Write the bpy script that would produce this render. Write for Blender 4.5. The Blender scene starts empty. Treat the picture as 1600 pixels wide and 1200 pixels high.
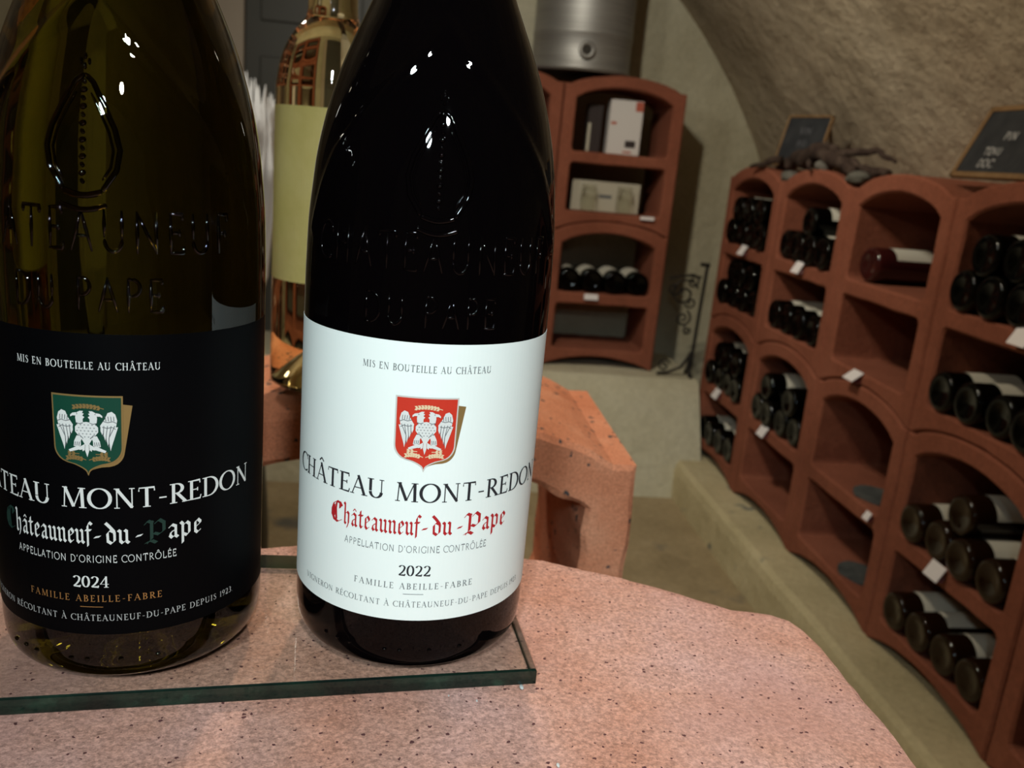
import bpy, bmesh, math, random
from math import sin, cos, pi, sqrt, atan2, radians
from mathutils import Matrix, Vector, noise

random.seed(7)
C = bpy.context.scene.collection

# ------------------------------------------------------------------ camera
CAM_H = 0.17471
YAW, PITCH, ROLL = 0.1340, 0.2553, 0.0917
F0 = Vector((sin(YAW), cos(YAW), 0)); R0 = Vector((cos(YAW), -sin(YAW), 0)); U0 = Vector((0, 0, 1))
Fv = F0*cos(PITCH) - U0*sin(PITCH); Uv = U0*cos(PITCH) + F0*sin(PITCH)
Rv = R0*cos(ROLL) + Uv*sin(ROLL); U2 = Uv*cos(ROLL) - R0*sin(ROLL)
cd = bpy.data.cameras.new('camera'); co = bpy.data.objects.new('camera', cd); C.objects.link(co)
M = Matrix((Rv, U2, -Fv)).transposed().to_4x4(); M.translation = (0, 0, CAM_H)
co.matrix_world = M
cd.sensor_fit = 'HORIZONTAL'; cd.sensor_width = 36; cd.lens = 1358.0/1600*36
cd.clip_start = 0.01; cd.clip_end = 50
cd.dof.use_dof = True; cd.dof.focus_distance = 0.275; cd.dof.aperture_fstop = 20
bpy.context.scene.camera = co

# ------------------------------------------------------------------ world, lamps, exposure
sc = bpy.context.scene
w = bpy.data.worlds.new('world'); sc.world = w; w.use_nodes = True
w.node_tree.nodes['Background'].inputs[0].default_value = (0.9, 0.85, 0.75, 1)
w.node_tree.nodes['Background'].inputs[1].default_value = 0.0
sc.view_settings.view_transform = 'Standard'; sc.view_settings.look = 'None'
sc.view_settings.exposure = 0.0; sc.view_settings.gamma = 1; sc.view_settings.use_curve_mapping = False
sc.cycles.use_denoising = True
sc.cycles.max_bounces = 10; sc.cycles.transmission_bounces = 10; sc.cycles.glossy_bounces = 6
sc.cycles.sample_clamp_indirect = 4.0
sc.cycles.caustics_reflective = False; sc.cycles.caustics_refractive = False

def spot(name, loc, aim, watts, col, radius=0.02, cone=70, blend=0.6):
    l = bpy.data.lights.new(name, 'SPOT'); l.energy = watts; l.color = col
    l.shadow_soft_size = radius; l.spot_size = radians(cone); l.spot_blend = blend
    o = bpy.data.objects.new(name, l); C.objects.link(o); o.location = loc
    o.rotation_euler = (Vector(aim)-Vector(loc)).to_track_quat('-Z', 'Y').to_euler()
    return o
def point(name, loc, watts, col, radius=0.03):
    l = bpy.data.lights.new(name, 'POINT'); l.energy = watts; l.color = col; l.shadow_soft_size = radius
    o = bpy.data.objects.new(name, l); C.objects.link(o); o.location = loc
    return o
COOL = (0.80, 0.97, 1.0); WARM = (1.0, 0.86, 0.64); NEUT = (1.0, 0.96, 0.82)
spot('lamp_front', (-0.14, -0.45, 0.50), (0.09, 0.33, 0.05), 21.0, COOL, 0.035, 42, 1.0)
spot('added_fill', (0.14, -0.80, 0.80), (0.10, 0.42, 0.06), 39.0, (0.92, 1.0, 0.98), 0.035, 42, 1.0)  # added fill light, brightens the yellow label and the white one
spot('lamp_over', (0.20, 0.55, 0.95), (0.19, 0.33, 0.0), 4.5, (1.0, 0.97, 0.97), 0.03, 40, 1.0)
spot('lamp_block', (0.06, 1.00, 0.98), (0.10, 0.74, 0.0), 24.0, WARM, 0.025, 66, 0.8)
spot('lamp_rack', (0.00, 1.30, 0.95), (0.93, 1.75, -0.45), 23.0, WARM, 0.03, 110, 0.8)
spot('lamp_rear', (0.07, 1.40, 0.98), (0.6, 2.8, -0.1), 24.0, NEUT, 0.03, 110, 0.8)
point('added_plume_fill', (-0.40, 1.30, 0.66), 8.0, NEUT, 0.06)  # unseen fill light, set close to the plumes to brighten them

# ------------------------------------------------------------------ helpers
def mesh_obj(name, verts, faces, mats, parent=None, smooth=False, midx=None):
    me = bpy.data.meshes.new(name); me.from_pydata(verts, [], faces)
    for m in (mats if isinstance(mats, (list, tuple)) else [mats]): me.materials.append(m)
    if midx:
        me.polygons.foreach_set('material_index', midx)
    if smooth: me.polygons.foreach_set('use_smooth', [True]*len(me.polygons))
    me.update()
    o = bpy.data.objects.new(name, me); C.objects.link(o)
    if parent: o.parent = parent
    return o
def bm_obj(name, bm, mats, parent=None, smooth=False):
    me = bpy.data.meshes.new(name); bm.to_mesh(me); bm.free()
    for m in (mats if isinstance(mats, (list, tuple)) else [mats]): me.materials.append(m)
    if smooth: me.polygons.foreach_set('use_smooth', [True]*len(me.polygons))
    o = bpy.data.objects.new(name, me); C.objects.link(o)
    if parent: o.parent = parent
    return o
def tag(o, label=None, cat=None, group=None, kind=None):
    if label: o['label'] = label
    if cat: o['category'] = cat
    if group: o['group'] = group
    if kind: o['kind'] = kind
    return o
def thing(name, label, cat, loc=(0, 0, 0), rot=(0, 0, 0), group=None):
    o = bpy.data.objects.new(name, None); C.objects.link(o); o.empty_display_size = 0.02
    o.location = loc; o.rotation_euler = rot
    return tag(o, label, cat, group)
def lathe(prof, seg=48, closed_ends=True, twist=0):
    vs, fs = [], []; n = len(prof)
    for (r, z) in prof:
        for k in range(seg):
            a = 2*pi*k/seg
            vs.append((r*cos(a), r*sin(a), z))
    for i in range(n-1):
        for k in range(seg):
            k2 = (k+1) % seg
            fs.append((i*seg+k, i*seg+k2, (i+1)*seg+k2, (i+1)*seg+k))
    if closed_ends:
        fs.append(tuple(reversed(range(seg)))); fs.append(tuple((n-1)*seg+k for k in range(seg)))
    return vs, fs
def boxv(cx, cy, cz, sx, sy, sz):
    bm = bmesh.new(); bmesh.ops.create_cube(bm, size=1)
    for v in bm.verts: v.co = Vector((cx+v.co.x*sx, cy+v.co.y*sy, cz+v.co.z*sz))
    return bm
def bevel(bm, w_, seg=2):
    bmesh.ops.bevel(bm, geom=list(bm.edges), offset=w_, segments=seg, affect='EDGES', profile=0.5)
    return bm
def tube(path, rad, sides=8, rads=None, cap=True):
    vs, fs = [], []; n = len(path); P = [Vector(p) for p in path]
    up = None
    for i in range(n):
        t = (P[min(i+1, n-1)]-P[max(i-1, 0)])
        t = t.normalized() if t.length > 1e-9 else Vector((0, 0, 1))
        if up is None:
            up = t.orthogonal().normalized()
        up = (up-t*up.dot(t)).normalized(); sd = t.cross(up)
        r = rads[i] if rads else rad
        for k in range(sides):
            a = 2*pi*k/sides
            vs.append(tuple(P[i]+(up*cos(a)+sd*sin(a))*r))
    for i in range(n-1):
        for k in range(sides):
            k2 = (k+1) % sides
            fs.append((i*sides+k, i*sides+k2, (i+1)*sides+k2, (i+1)*sides+k))
    if cap:
        fs.append(tuple(reversed(range(sides)))); fs.append(tuple((n-1)*sides+k for k in range(sides)))
    return vs, fs
def merge(parts):
    vs, fs = [], []
    for v, f in parts:
        o = len(vs); vs += v; fs += [tuple(i+o for i in q) for q in f]
    return vs, fs

# ------------------------------------------------------------------ materials
def newmat(name):
    m = bpy.data.materials.new(name); m.use_nodes = True
    nt = m.node_tree; b = nt.nodes['Principled BSDF']
    return m, nt, b
def plain(name, col, rough=0.5, metal=0.0, spec=0.5, trans=0.0, ior=1.45, coat=0.0):
    m, nt, b = newmat(name)
    b.inputs['Base Color'].default_value = (*col, 1); b.inputs['Roughness'].default_value = rough
    b.inputs['Metallic'].default_value = metal; b.inputs['Specular IOR Level'].default_value = spec
    b.inputs['Transmission Weight'].default_value = trans; b.inputs['IOR'].default_value = ior
    b.inputs['Coat Weight'].default_value = coat
    return m
def N(nt, t, **kw):
    n = nt.nodes.new(t)
    for k, v in kw.items():
        if k in n.inputs: n.inputs[k].default_value = v
        else: setattr(n, k, v)
    return n
def ramp(nt, fac, stops):
    r = nt.nodes.new('ShaderNodeValToRGB'); nt.links.new(fac, r.inputs[0])
    while len(r.color_ramp.elements) < len(stops): r.color_ramp.elements.new(0.5)
    for e, (p_, c_) in zip(r.color_ramp.elements, stops):
        e.position = p_; e.color = (*c_, 1)
    return r.outputs[0]
def mix(nt, fac, a, b_, mode='MIX'):
    m = nt.nodes.new('ShaderNodeMix'); m.data_type = 'RGBA'; m.blend_type = mode
    if hasattr(fac, 'node'): nt.links.new(fac, m.inputs[0])
    else: m.inputs[0].default_value = fac
    for s, v in ((m.inputs[6], a), (m.inputs[7], b_)):
        if hasattr(v, 'node'): nt.links.new(v, s)
        else: s.default_value = (*v, 1)
    return m.outputs[2]
def rough_mat(name, cols, scale, bump_scale, bump_dist, rough=0.9, pits=None, stain=None, grain=None):
    """cols: three colours low/mid/high for a cloud pattern; pits: (scale, threshold, colour); stain: (scale, lo, hi, colour)"""
    m, nt, b = newmat(name)
    tc = N(nt, 'ShaderNodeNewGeometry'); pos = tc.outputs['Position']
    n1 = N(nt, 'ShaderNodeTexNoise', Scale=scale, Detail=6.0, Roughness=0.6); nt.links.new(pos, n1.inputs['Vector'])
    col = ramp(nt, n1.outputs['Fac'], [(0.32, cols[0]), (0.5, cols[1]), (0.68, cols[2])])
    if grain:
        g = N(nt, 'ShaderNodeTexNoise', Scale=grain[0], Detail=3.0, Roughness=0.7); nt.links.new(pos, g.inputs['Vector'])
        gc = ramp(nt, g.outputs['Fac'], [(0.35, (1-grain[1],)*3), (0.65, (1+grain[1],)*3)])
        col = mix(nt, 1.0, col, gc, 'MULTIPLY')
    if stain:
        s = N(nt, 'ShaderNodeTexNoise', Scale=stain[0], Detail=4.0); nt.links.new(pos, s.inputs['Vector'])
        sf = ramp(nt, s.outputs['Fac'], [(stain[1], (0, 0, 0)), (stain[2], (1, 1, 1))])
        col = mix(nt, sf, col, stain[3])
    n2 = N(nt, 'ShaderNodeTexNoise', Scale=bump_scale, Detail=8.0, Roughness=0.65); nt.links.new(pos, n2.inputs['Vector'])
    h = n2.outputs['Fac']
    if pits:
        v = N(nt, 'ShaderNodeTexVoronoi', Scale=pits[0], Randomness=1.0); 
        d = N(nt, 'ShaderNodeTexNoise', Scale=pits[0]*1.7, Detail=2.0); nt.links.new(pos, d.inputs['Vector'])
        mx = N(nt, 'ShaderNodeVectorMath', operation='MULTIPLY_ADD')
        nt.links.new(d.outputs['Color'], mx.inputs[0]); mx.inputs[1].default_value = (0.8/pits[0],)*3; nt.links.new(pos, mx.inputs[2])
        nt.links.new(mx.outputs[0], v.inputs['Vector'])
        # only some of the cells carry a pit
        sep = N(nt, 'ShaderNodeSeparateColor'); nt.links.new(v.outputs['Color'], sep.inputs[0])
        th = N(nt, 'ShaderNodeMath', operation='MULTIPLY'); nt.links.new(sep.outputs[0], th.inputs[0]); th.inputs[1].default_value = pits[1]
        lt = N(nt, 'ShaderNodeMath', operation='LESS_THAN'); nt.links.new(v.outputs['Distance'], lt.inputs[0]); nt.links.new(th.outputs[0], lt.inputs[1])
        lt2 = N(nt, 'ShaderNodeMath', operation='GREATER_THAN'); nt.links.new(sep.outputs[1], lt2.inputs[0]); lt2.inputs[1].default_value = pits[3]
        fm = N(nt, 'ShaderNodeMath', operation='MULTIPLY'); nt.links.new(lt.outputs[0], fm.inputs[0]); nt.links.new(lt2.outputs[0], fm.inputs[1])
        col = mix(nt, fm.outputs[0], col, pits[2])
        hs = N(nt, 'ShaderNodeMath', operation='MULTIPLY_ADD'); nt.links.new(fm.outputs[0], hs.inputs[0]); hs.inputs[1].default_value = -0.8; nt.links.new(h, hs.inputs[2])
        h = hs.outputs[0]
    bp = N(nt, 'ShaderNodeBump', Strength=1.0, Distance=bump_dist); nt.links.new(h, bp.inputs['Height'])
    nt.links.new(bp.outputs[0], b.inputs['Normal']); nt.links.new(col, b.inputs['Base Color'])
    b.inputs['Roughness'].default_value = rough; b.inputs['Specular IOR Level'].default_value = 0.25
    return m

M_SLAB = rough_mat('pink terracotta', ((0.53, 0.235, 0.155), (0.59, 0.315, 0.245), (0.62, 0.37, 0.33)), 11, 240, 0.0009,
                   pits=(520, 0.34, (0.13, 0.05, 0.05), 0.72), grain=(700, 0.30), stain=(9, 0.5, 0.75, (0.52, 0.26, 0.22)))
M_BLOCK = rough_mat('orange terracotta', ((0.50, 0.17, 0.085), (0.60, 0.23, 0.125), (0.66, 0.30, 0.18)), 12, 160, 0.0018,
                    pits=(150, 0.42, (0.07, 0.06, 0.06), 0.62), grain=(500, 0.2))
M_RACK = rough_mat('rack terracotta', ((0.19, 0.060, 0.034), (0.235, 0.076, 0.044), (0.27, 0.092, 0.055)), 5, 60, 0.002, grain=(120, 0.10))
M_WALL = rough_mat('lime plaster', ((0.44, 0.40, 0.28), (0.52, 0.48, 0.35), (0.58, 0.54, 0.41)), 3, 14, 0.012, grain=(60, 0.06))
M_VAULT = rough_mat('vault plaster', ((0.34, 0.27, 0.19), (0.43, 0.355, 0.255), (0.50, 0.42, 0.31)), 2.5, 9, 0.03,
                    grain=(30, 0.10), stain=(4, 0.48, 0.72, (0.30, 0.24, 0.165)))
M_PLINTH = rough_mat('plinth render', ((0.46, 0.39, 0.23), (0.54, 0.46, 0.28), (0.60, 0.52, 0.33)), 4, 30, 0.006, grain=(90, 0.08),
                     stain=(11, 0.66, 0.72, (0.20, 0.20, 0.17)))
M_FLOOR = rough_mat('floor screed', ((0.27, 0.205, 0.115), (0.34, 0.26, 0.15), (0.40, 0.31, 0.19)), 5, 25, 0.004, rough=0.7, grain=(70, 0.10),
                    stain=(6, 0.62, 0.72, (0.14, 0.13, 0.11)))
M_BLACKGLASS = plain('dark bottle glass', (0.0012, 0.0008, 0.0010), 0.02, 0, 0.25, 0, 1.42, 0.0)
M_RACKGLASS = plain('racked bottle glass', (0.0008, 0.0009, 0.0008), 0.025, 0, 0.24, 0, 1.5, 0.0)
M_OLIVE = plain('olive bottle glass', (0.095, 0.076, 0.007), 0.0, 0, 0.5, 1.0, 1.45)
M_GOLDGLASS = plain('clear bottle of pale wine', (0.97, 0.82, 0.48), 0.0, 0, 0.5, 1.0, 1.40)
M_AMBER = plain('amber bottle glass', (0.011, 0.0040, 0.0012), 0.06, 0, 0.4, 0.0, 1.5, 0.0)
M_ROSE = plain('wine red bottle glass', (0.035, 0.006, 0.006), 0.08, 0, 0.5, 0.0, 1.5, 0.3)
M_WHITE = plain('white label paper', (0.80, 0.86, 0.84), 0.65, 0, 0.3)
M_BLACKPAPER = plain('black label paper', (0.0012, 0.0012, 0.0016), 0.5, 0, 0.06)
M_RACKLABEL = plain('cream label paper', (0.62, 0.60, 0.52), 0.7)
M_YELLOW = rough_mat('yellow kraft label', ((0.76, 0.66, 0.22), (0.82, 0.71, 0.26), (0.86, 0.75, 0.30)), 30, 200, 0.0003, rough=0.6)
M_INKBLACK = plain('black ink', (0.02, 0.02, 0.025), 0.6, 0, 0.3)
M_INKGREY = plain('grey ink', (0.13, 0.14, 0.15), 0.6, 0, 0.3)
M_INKRED = plain('red ink', (0.42, 0.015, 0.02), 0.5, 0, 0.3)
M_INKWHITE = plain('white ink', (0.66, 0.67, 0.66), 0.6, 0, 0.3)
M_INKGREEN = plain('dark green ink', (0.010, 0.035, 0.028), 0.4, 0, 0.4)
M_CREST_RED = plain('crest red', (0.55, 0.035, 0.018), 0.4, 0, 0.4)
M_CREST_GREEN = plain('crest green', (0.005, 0.050, 0.030), 0.4, 0, 0.4)
M_GOLD = plain('gold foil', (0.42, 0.27, 0.10), 0.38, 0.6)
M_GOLDINK = plain('copper ink', (0.48, 0.24, 0.08), 0.4, 0.5)
M_CARD = plain('white price card', (0.80, 0.76, 0.78), 0.6)
M_CLIP = plain('dark red clip', (0.16, 0.03, 0.035), 0.4)
M_STEEL = None

def glass_sheet_mat(name='clear plate glass', tint=(0.965, 0.985, 0.975), ior=1.5):
    # thin sheet: light goes straight through, with a Fresnel reflection on top
    m = bpy.data.materials.new(name); m.use_nodes = True; nt = m.node_tree; nt.nodes.clear()
    o = nt.nodes.new('ShaderNodeOutputMaterial'); mx = nt.nodes.new('ShaderNodeMixShader')
    t = nt.nodes.new('ShaderNodeBsdfTransparent'); t.inputs[0].default_value = (*tint, 1)
    g = nt.nodes.new('ShaderNodeBsdfGlossy'); g.inputs['Roughness'].default_value = 0.02
    f = nt.nodes.new('ShaderNodeFresnel'); f.inputs[0].default_value = ior
    gm = nt.nodes.new('ShaderNodeNewGeometry'); sb = nt.nodes.new('ShaderNodeMath'); sb.operation = 'SUBTRACT'; sb.inputs[0].default_value = 1
    ml = nt.nodes.new('ShaderNodeMath'); ml.operation = 'MULTIPLY'
    nt.links.new(gm.outputs['Backfacing'], sb.inputs[1]); nt.links.new(sb.outputs[0], ml.inputs[0]); nt.links.new(f.outputs[0], ml.inputs[1])
    nt.links.new(ml.outputs[0], mx.inputs[0]); nt.links.new(t.outputs[0], mx.inputs[1]); nt.links.new(g.outputs[0], mx.inputs[2])
    nt.links.new(mx.outputs[0], o.inputs[0]); return m
M_SHEET = glass_sheet_mat()
def glass_edge_mat():
    m, nt, b = newmat('green glass edge')
    g = N(nt, 'ShaderNodeNewGeometry')
    n = N(nt, 'ShaderNodeTexNoise', Scale=90.0, Detail=4.0); nt.links.new(g.outputs['Position'], n.inputs['Vector'])
    c = ramp(nt, n.outputs['Fac'], [(0.35, (0.004, 0.012, 0.010)), (0.6, (0.006, 0.024, 0.017)), (0.75, (0.02, 0.07, 0.045))])
    nt.links.new(c, b.inputs['Base Color']); b.inputs['Roughness'].default_value = 0.12
    b.inputs['Transmission Weight'].default_value = 0.35
    return m
M_EDGE = glass_edge_mat()
def steel_mat():
    m, nt, b = newmat('brushed steel')
    g = N(nt, 'ShaderNodeTexCoord'); mp = N(nt, 'ShaderNodeMapping'); mp.inputs['Scale'].default_value = (1, 1, 60)
    nt.links.new(g.outputs['Object'], mp.inputs[0])
    n = N(nt, 'ShaderNodeTexNoise', Scale=6.0, Detail=4.0); nt.links.new(mp.outputs[0], n.inputs['Vector'])
    c = ramp(nt, n.outputs['Fac'], [(0.3, (0.27, 0.26, 0.25)), (0.7, (0.40, 0.39, 0.375))])
    nt.links.new(c, b.inputs['Base Color']); b.inputs['Metallic'].default_value = 0.75; b.inputs['Roughness'].default_value = 0.52
    return m
M_STEEL = steel_mat()
M_DARKSTEEL = plain('dark steel', (0.06, 0.055, 0.05), 0.4, 0.8)
M_IRON = plain('wrought iron', (0.025, 0.022, 0.02), 0.5, 0.5)
M_SLATE = rough_mat('slate board', ((0.018, 0.02, 0.024), (0.026, 0.028, 0.032), (0.036, 0.038, 0.042)), 20, 80, 0.0008, rough=0.6)
M_SLATESTONE = rough_mat('slate stone', ((0.05, 0.055, 0.055), (0.075, 0.08, 0.08), (0.10, 0.105, 0.10)), 30, 80, 0.001, rough=0.7)
M_CHALK = plain('chalk', (0.42, 0.42, 0.42), 0.9)
M_CHALKDIM = plain('smudged chalk', (0.10, 0.10, 0.115), 0.9)
M_WOOD = rough_mat('pale wood frame', ((0.15, 0.085, 0.035), (0.19, 0.11, 0.05), (0.22, 0.135, 0.065)), 30, 90, 0.0006, rough=0.6)
M_BARK = rough_mat('dry vine bark', ((0.03, 0.018, 0.015), (0.055, 0.035, 0.027), (0.10, 0.07, 0.055)), 40, 90, 0.006)
M_STONE = rough_mat('grey stone', ((0.07, 0.075, 0.06), (0.11, 0.105, 0.09), (0.15, 0.14, 0.125)), 15, 60, 0.003)
M_CARTON = plain('white carton', (0.66, 0.63, 0.62), 0.6)
M_CREAM = plain('cream carton', (0.50, 0.47, 0.38), 0.6)
M_PRINTDARK = plain('dark print', (0.03, 0.02, 0.02), 0.6)
M_PRINTRED = plain('red print', (0.45, 0.10, 0.06), 0.6)
M_CLEAR = glass_sheet_mat('clear tumbler glass', (0.97, 0.97, 0.95))
M_DOOR = plain('dark grey paint', (0.055, 0.055, 0.05), 0.5)
M_FRAME = plain('beige paint', (0.40, 0.34, 0.28), 0.6)
M_PLUME = plain('white plume', (0.90, 0.90, 0.92), 0.9)

# ------------------------------------------------------------------ the setting
FLOOR_Z = -0.775
def vault_x(z): return -0.27 + sqrt(max(0.0, 1.6**2-(z+0.49)**2))
def slab_struct(name, x0, x1, y0, y1, z0, z1, m, bev=0.0):
    bm = boxv((x0+x1)/2, (y0+y1)/2, (z0+z1)/2, x1-x0, y1-y0, z1-z0)
    if bev: bevel(bm, bev, 3)
    return tag(bm_obj(name, bm, m), kind='structure')
slab_struct('floor', -1.95, 1.4, -1.7, 3.0, FLOOR_Z-0.06, FLOOR_Z, M_FLOOR)
# barrel vault, thick shell
vs, fs = [], []
NA, NY = 56, 60
for j in range(NY+1):
    y = -1.65+(2.9+1.65)*j/NY
    for i in range(NA+1):
        a = radians(-10.3)+radians(200.6)*i/NA
        q = Vector((-0.27+1.6*cos(a), y, -0.49+1.6*sin(a)))
        d = (noise.noise(q*2.2)*0.022+noise.noise(q*6)*0.007)
        if cos(a) > 0.5: d = abs(d)*0.6
        vs.append((-0.27+(1.6+d)*cos(a), y, -0.49+(1.6+d)*sin(a)))
for j in range(NY):
    for i in range(NA):
        a0 = j*(NA+1)+i
        fs.append((a0, a0+1, a0+NA+2, a0+NA+1))
n0 = len(vs)
for j in (0, NY):
    for i in range(NA+1):
        a = radians(-10.3)+radians(200.6)*i/NA
        vs.append((-0.27+1.75*cos(a), -1.65+(4.55)*(j//NY), -0.49+1.75*sin(a)))
for i in range(NA):
    fs.append((n0+i, n0+NA+1+i, n0+NA+2+i, n0+1+i))
tag(mesh_obj('ceiling', vs, fs, M_VAULT, smooth=True), kind='structure')
slab_struct('wall_back', -2.0, 1.45, 2.90, 2.98, FLOOR_Z, 1.2, M_WALL)
slab_struct('wall_front', -2.0, 1.45, -1.75, -1.66, FLOOR_Z, 1.2, M_WALL)
# stone ledge below the far rack, with a battered front
def prism_x(name, prof, x0, x1, m, nx=40, amp=0.006):
    vs, fs = [], []; n = len(prof)
    for i in range(nx+1):
        x = x0+(x1-x0)*i/nx
        for (y, z) in prof:
            q = Vector((x, y, z)); d = noise.noise(q*9)*amp
            vs.append((x, y+d, z+(d*0.5 if z > FLOOR_Z+0.01 else 0)))
    for i in range(nx):
        for k in range(n-1):
            fs.append((i*n+k, i*n+k+1, (i+1)*n+k+1, (i+1)*n+k))
    fs.append(tuple(range(n))); fs.append(tuple(reversed(range(nx*n, nx*n+n))))
    return mesh_obj(name, vs, fs, m, smooth=False)
LED_Z = -0.447
prof = [(2.90, FLOOR_Z), (2.37, FLOOR_Z), (2.40, -0.68), (2.45, -0.58), (2.50, -0.49), (2.525, LED_Z-0.012), (2.54, LED_Z), (2.62, LED_Z), (2.75, LED_Z), (2.90, LED_Z)]
prof_obj = prism_x('trim_1', prof, -1.70, 0.922, M_WALL, 60, 0.004); tag(prof_obj, kind='structure')
# plinth carrying the long rack
PL_Z = -0.667
def prism_y(name, prof, y0, y1, m, ny=60, amp=0.004):
    vs, fs = [], []; n = len(prof)
    for i in range(ny+1):
        y = y0+(y1-y0)*i/ny
        for k, (x, z) in enumerate(prof):
            q = Vector((x, y, z)); d = noise.noise(q*7)*amp
            vs.append((x+d, y, z))
    for i in range(ny):
        for k in range(n-1):
            fs.append((i*n+k+1, i*n+k, (i+1)*n+k, (i+1)*n+k+1))
    fs.append(tuple(reversed(range(n)))); fs.append(tuple(range(ny*n, ny*n+n)))
    return mesh_obj(name, vs, fs, m)
pr = [(1.30, FLOOR_Z), (0.832, FLOOR_Z), (0.838, PL_Z-0.03), (0.844, PL_Z-0.010), (0.856, PL_Z), (0.92, PL_Z), (1.30, PL_Z)]
tag(prism_y('trim_2', pr, -0.4, 2.62, M_PLINTH), kind='structure')
# dark door and its beige frame on the back wall, left
d = slab_struct('door_1', -0.515, -0.13, 2.86, 2.899, LED_Z, 0.78, M_DOOR, 0.003)
for k, zz in enumerate((0.30, 0.60)):
    bm = boxv(-0.32, 2.858, zz, 0.30, 0.012, 0.20); bevel(bm, 0.004); bm_obj('door_panel', bm, M_DOOR, d)
slab_struct('trim_3', -0.60, -0.516, 2.84, 2.899, LED_Z, 0.86, M_FRAME, 0.004)
slab_struct('trim_4', -0.129, -0.06, 2.84, 2.899, LED_Z, 0.80, M_FRAME, 0.004)

# ------------------------------------------------------------------ terracotta wine rack blocks
RW, RP, RISE = 0.366, 0.421, 0.034
def arch_pts(x0, x1, z0, rise, n=14, sh=0.0):
    """points from x0 to x1 along a flat arch springing from z0"""
    out = []
    for i in range(n+1):
        t = -1+2*i/n
        out.append((x0+(x1-x0)*i/n, z0+rise*(1-t*t)**0.8 if abs(t) < 1 else z0))
    return out
def offset_loop(L, d):
    n = len(L); out = []
    for i in range(n):
        a = Vector(L[i-1]); b_ = Vector(L[i]); c = Vector(L[(i+1) % n])
        e1 = (b_-a).normalized(); e2 = (c-b_).normalized()
        n1 = Vector((-e1.y, e1.x)); n2 = Vector((-e2.y, e2.x)); nn = (n1+n2)
        nn = nn/max(0.3, nn.length_squared/2) if nn.length > 1e-6 else n1
        out.append((b_.x+nn.x*d, b_.y+nn.y*d))
    return out
def sub(L, step):
    out = []
    for i in range(len(L)):
        a = L[i]; b_ = L[(i+1) % len(L)]; k = max(1, int(math.hypot(b_[0]-a[0], b_[1]-a[1])/step))
        for j in range(k): out.append((a[0]+(b_[0]-a[0])*j/k, a[1]+(b_[1]-a[1])*j/k))
    return out
def rack_block_mesh(name, depth, m, W=RW, jit=0.0008, step=0.03, cham=0.004, seed=0):
    h = W/2; oh = 0.1455
    outer = [(-h, 0), (-h*0.96, 0)]+arch_pts(-h*0.93, h*0.93, 0.0, RISE+0.001, 16)[1:-1]+[(h*0.96, 0), (h, 0), (h, RP)]
    outer += list(reversed(arch_pts(-h*0.90, h*0.90, RP, RISE-0.001, 18)))+[(-h, RP)]
    c2 = [(-oh, 0.058), (oh, 0.058), (oh, 0.200), (-oh, 0.200)]
    c1 = [(-oh, 0.234), (oh, 0.234)]+list(reversed(arch_pts(-oh, oh, 0.383, 0.037, 14)))
    def rnd(L, r=0.012):  # round the square corners
        out = []
        n = len(L)
        for i in range(n):
            a = Vector(L[i-1]); b_ = Vector(L[i]); c = Vector(L[(i+1) % n])
            u = (a-b_); v = (c-b_)
            if abs(u.normalized().dot(v.normalized())) < 0.35 and u.length > 0.05 and v.length > 0.05:
                u.normalize(); v.normalize()
                for t in (0, .33, .67, 1):
                    q = b_+u*r*(1-t)**2+v*r*t**2
                    out.append((q.x, q.y))
            else: out.append(tuple(b_))
        return out
    loops = [(sub(outer, step), -1), (sub(rnd(c2), step), 1), (sub(rnd(c1), step), 1)]
    vs, fs = [], []
    rings = []
    for L, s in loops:
        # outer runs counter-clockwise: inward normal is +; holes run counter-clockwise: outward into the clay is -
        off = offset_loop(L, cham if s < 0 else -cham)
        n = len(L); st = len(vs)
        layers = [(off, 0.0), (L, cham), (L, depth*0.5), (L, depth-cham), (off, depth)]
        for li, (PL, dd) in enumerate(layers):
            for (x, z) in PL:
                q = Vector((x*3+seed*7.3, dd*3, z*3)); j = noise.noise(q*14)*jit
                vs.append((x+j, dd+(j*1.0 if 0 < li < 4 else 0), z+(j if 0.02 < z < RP-0.02 else 0)))
        for li in range(4):
            for k in range(n):
                k2 = (k+1) % n
                f = (st+li*n+k, st+li*n+k2, st+(li+1)*n+k2, st+(li+1)*n+k)
                fs.append(f if s < 0 else tuple(reversed(f)))
        rings.append((st, n))
    bm = bmesh.new(); bv = [bm.verts.new(v) for v in vs]
    for f in fs: bm.faces.new([bv[i] for i in f])
    for lay in (0, 4):
        es = []
        for (st, n) in rings:
            for k in range(n):
                a, b_ = bv[st+lay*n+k], bv[st+lay*n+(k+1) % n]
                es.append(bm.edges.get((a, b_)) or bm.edges.new((a, b_)))
        bmesh.ops.triangle_fill(bm, edges=es, use_beauty=True, use_dissolve=False, normal=(0, -1 if lay == 0 else 1, 0))
    bmesh.ops.recalc_face_normals(bm, faces=list(bm.faces))
    me = bpy.data.meshes.new(name); bm.to_mesh(me); bm.free(); me.materials.append(m)
    return me
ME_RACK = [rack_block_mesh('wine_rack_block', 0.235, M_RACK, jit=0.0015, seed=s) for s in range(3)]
def place_block(me, loc, rz, label, group=None, name='wine_rack_block'):
    o = bpy.data.objects.new(name, me); C.objects.link(o); o.location = loc; o.rotation_euler = (0, 0, rz)
    tag(o, label, 'wine rack', group); return o
XR = 0.93
COLY = [2.350-0.369*k for k in range(5)]
COLN = ['leftmost', 'second', 'third', 'fourth', 'rightmost']
Z_LOW, Z_UP = PL_Z, PL_Z+RP
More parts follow.
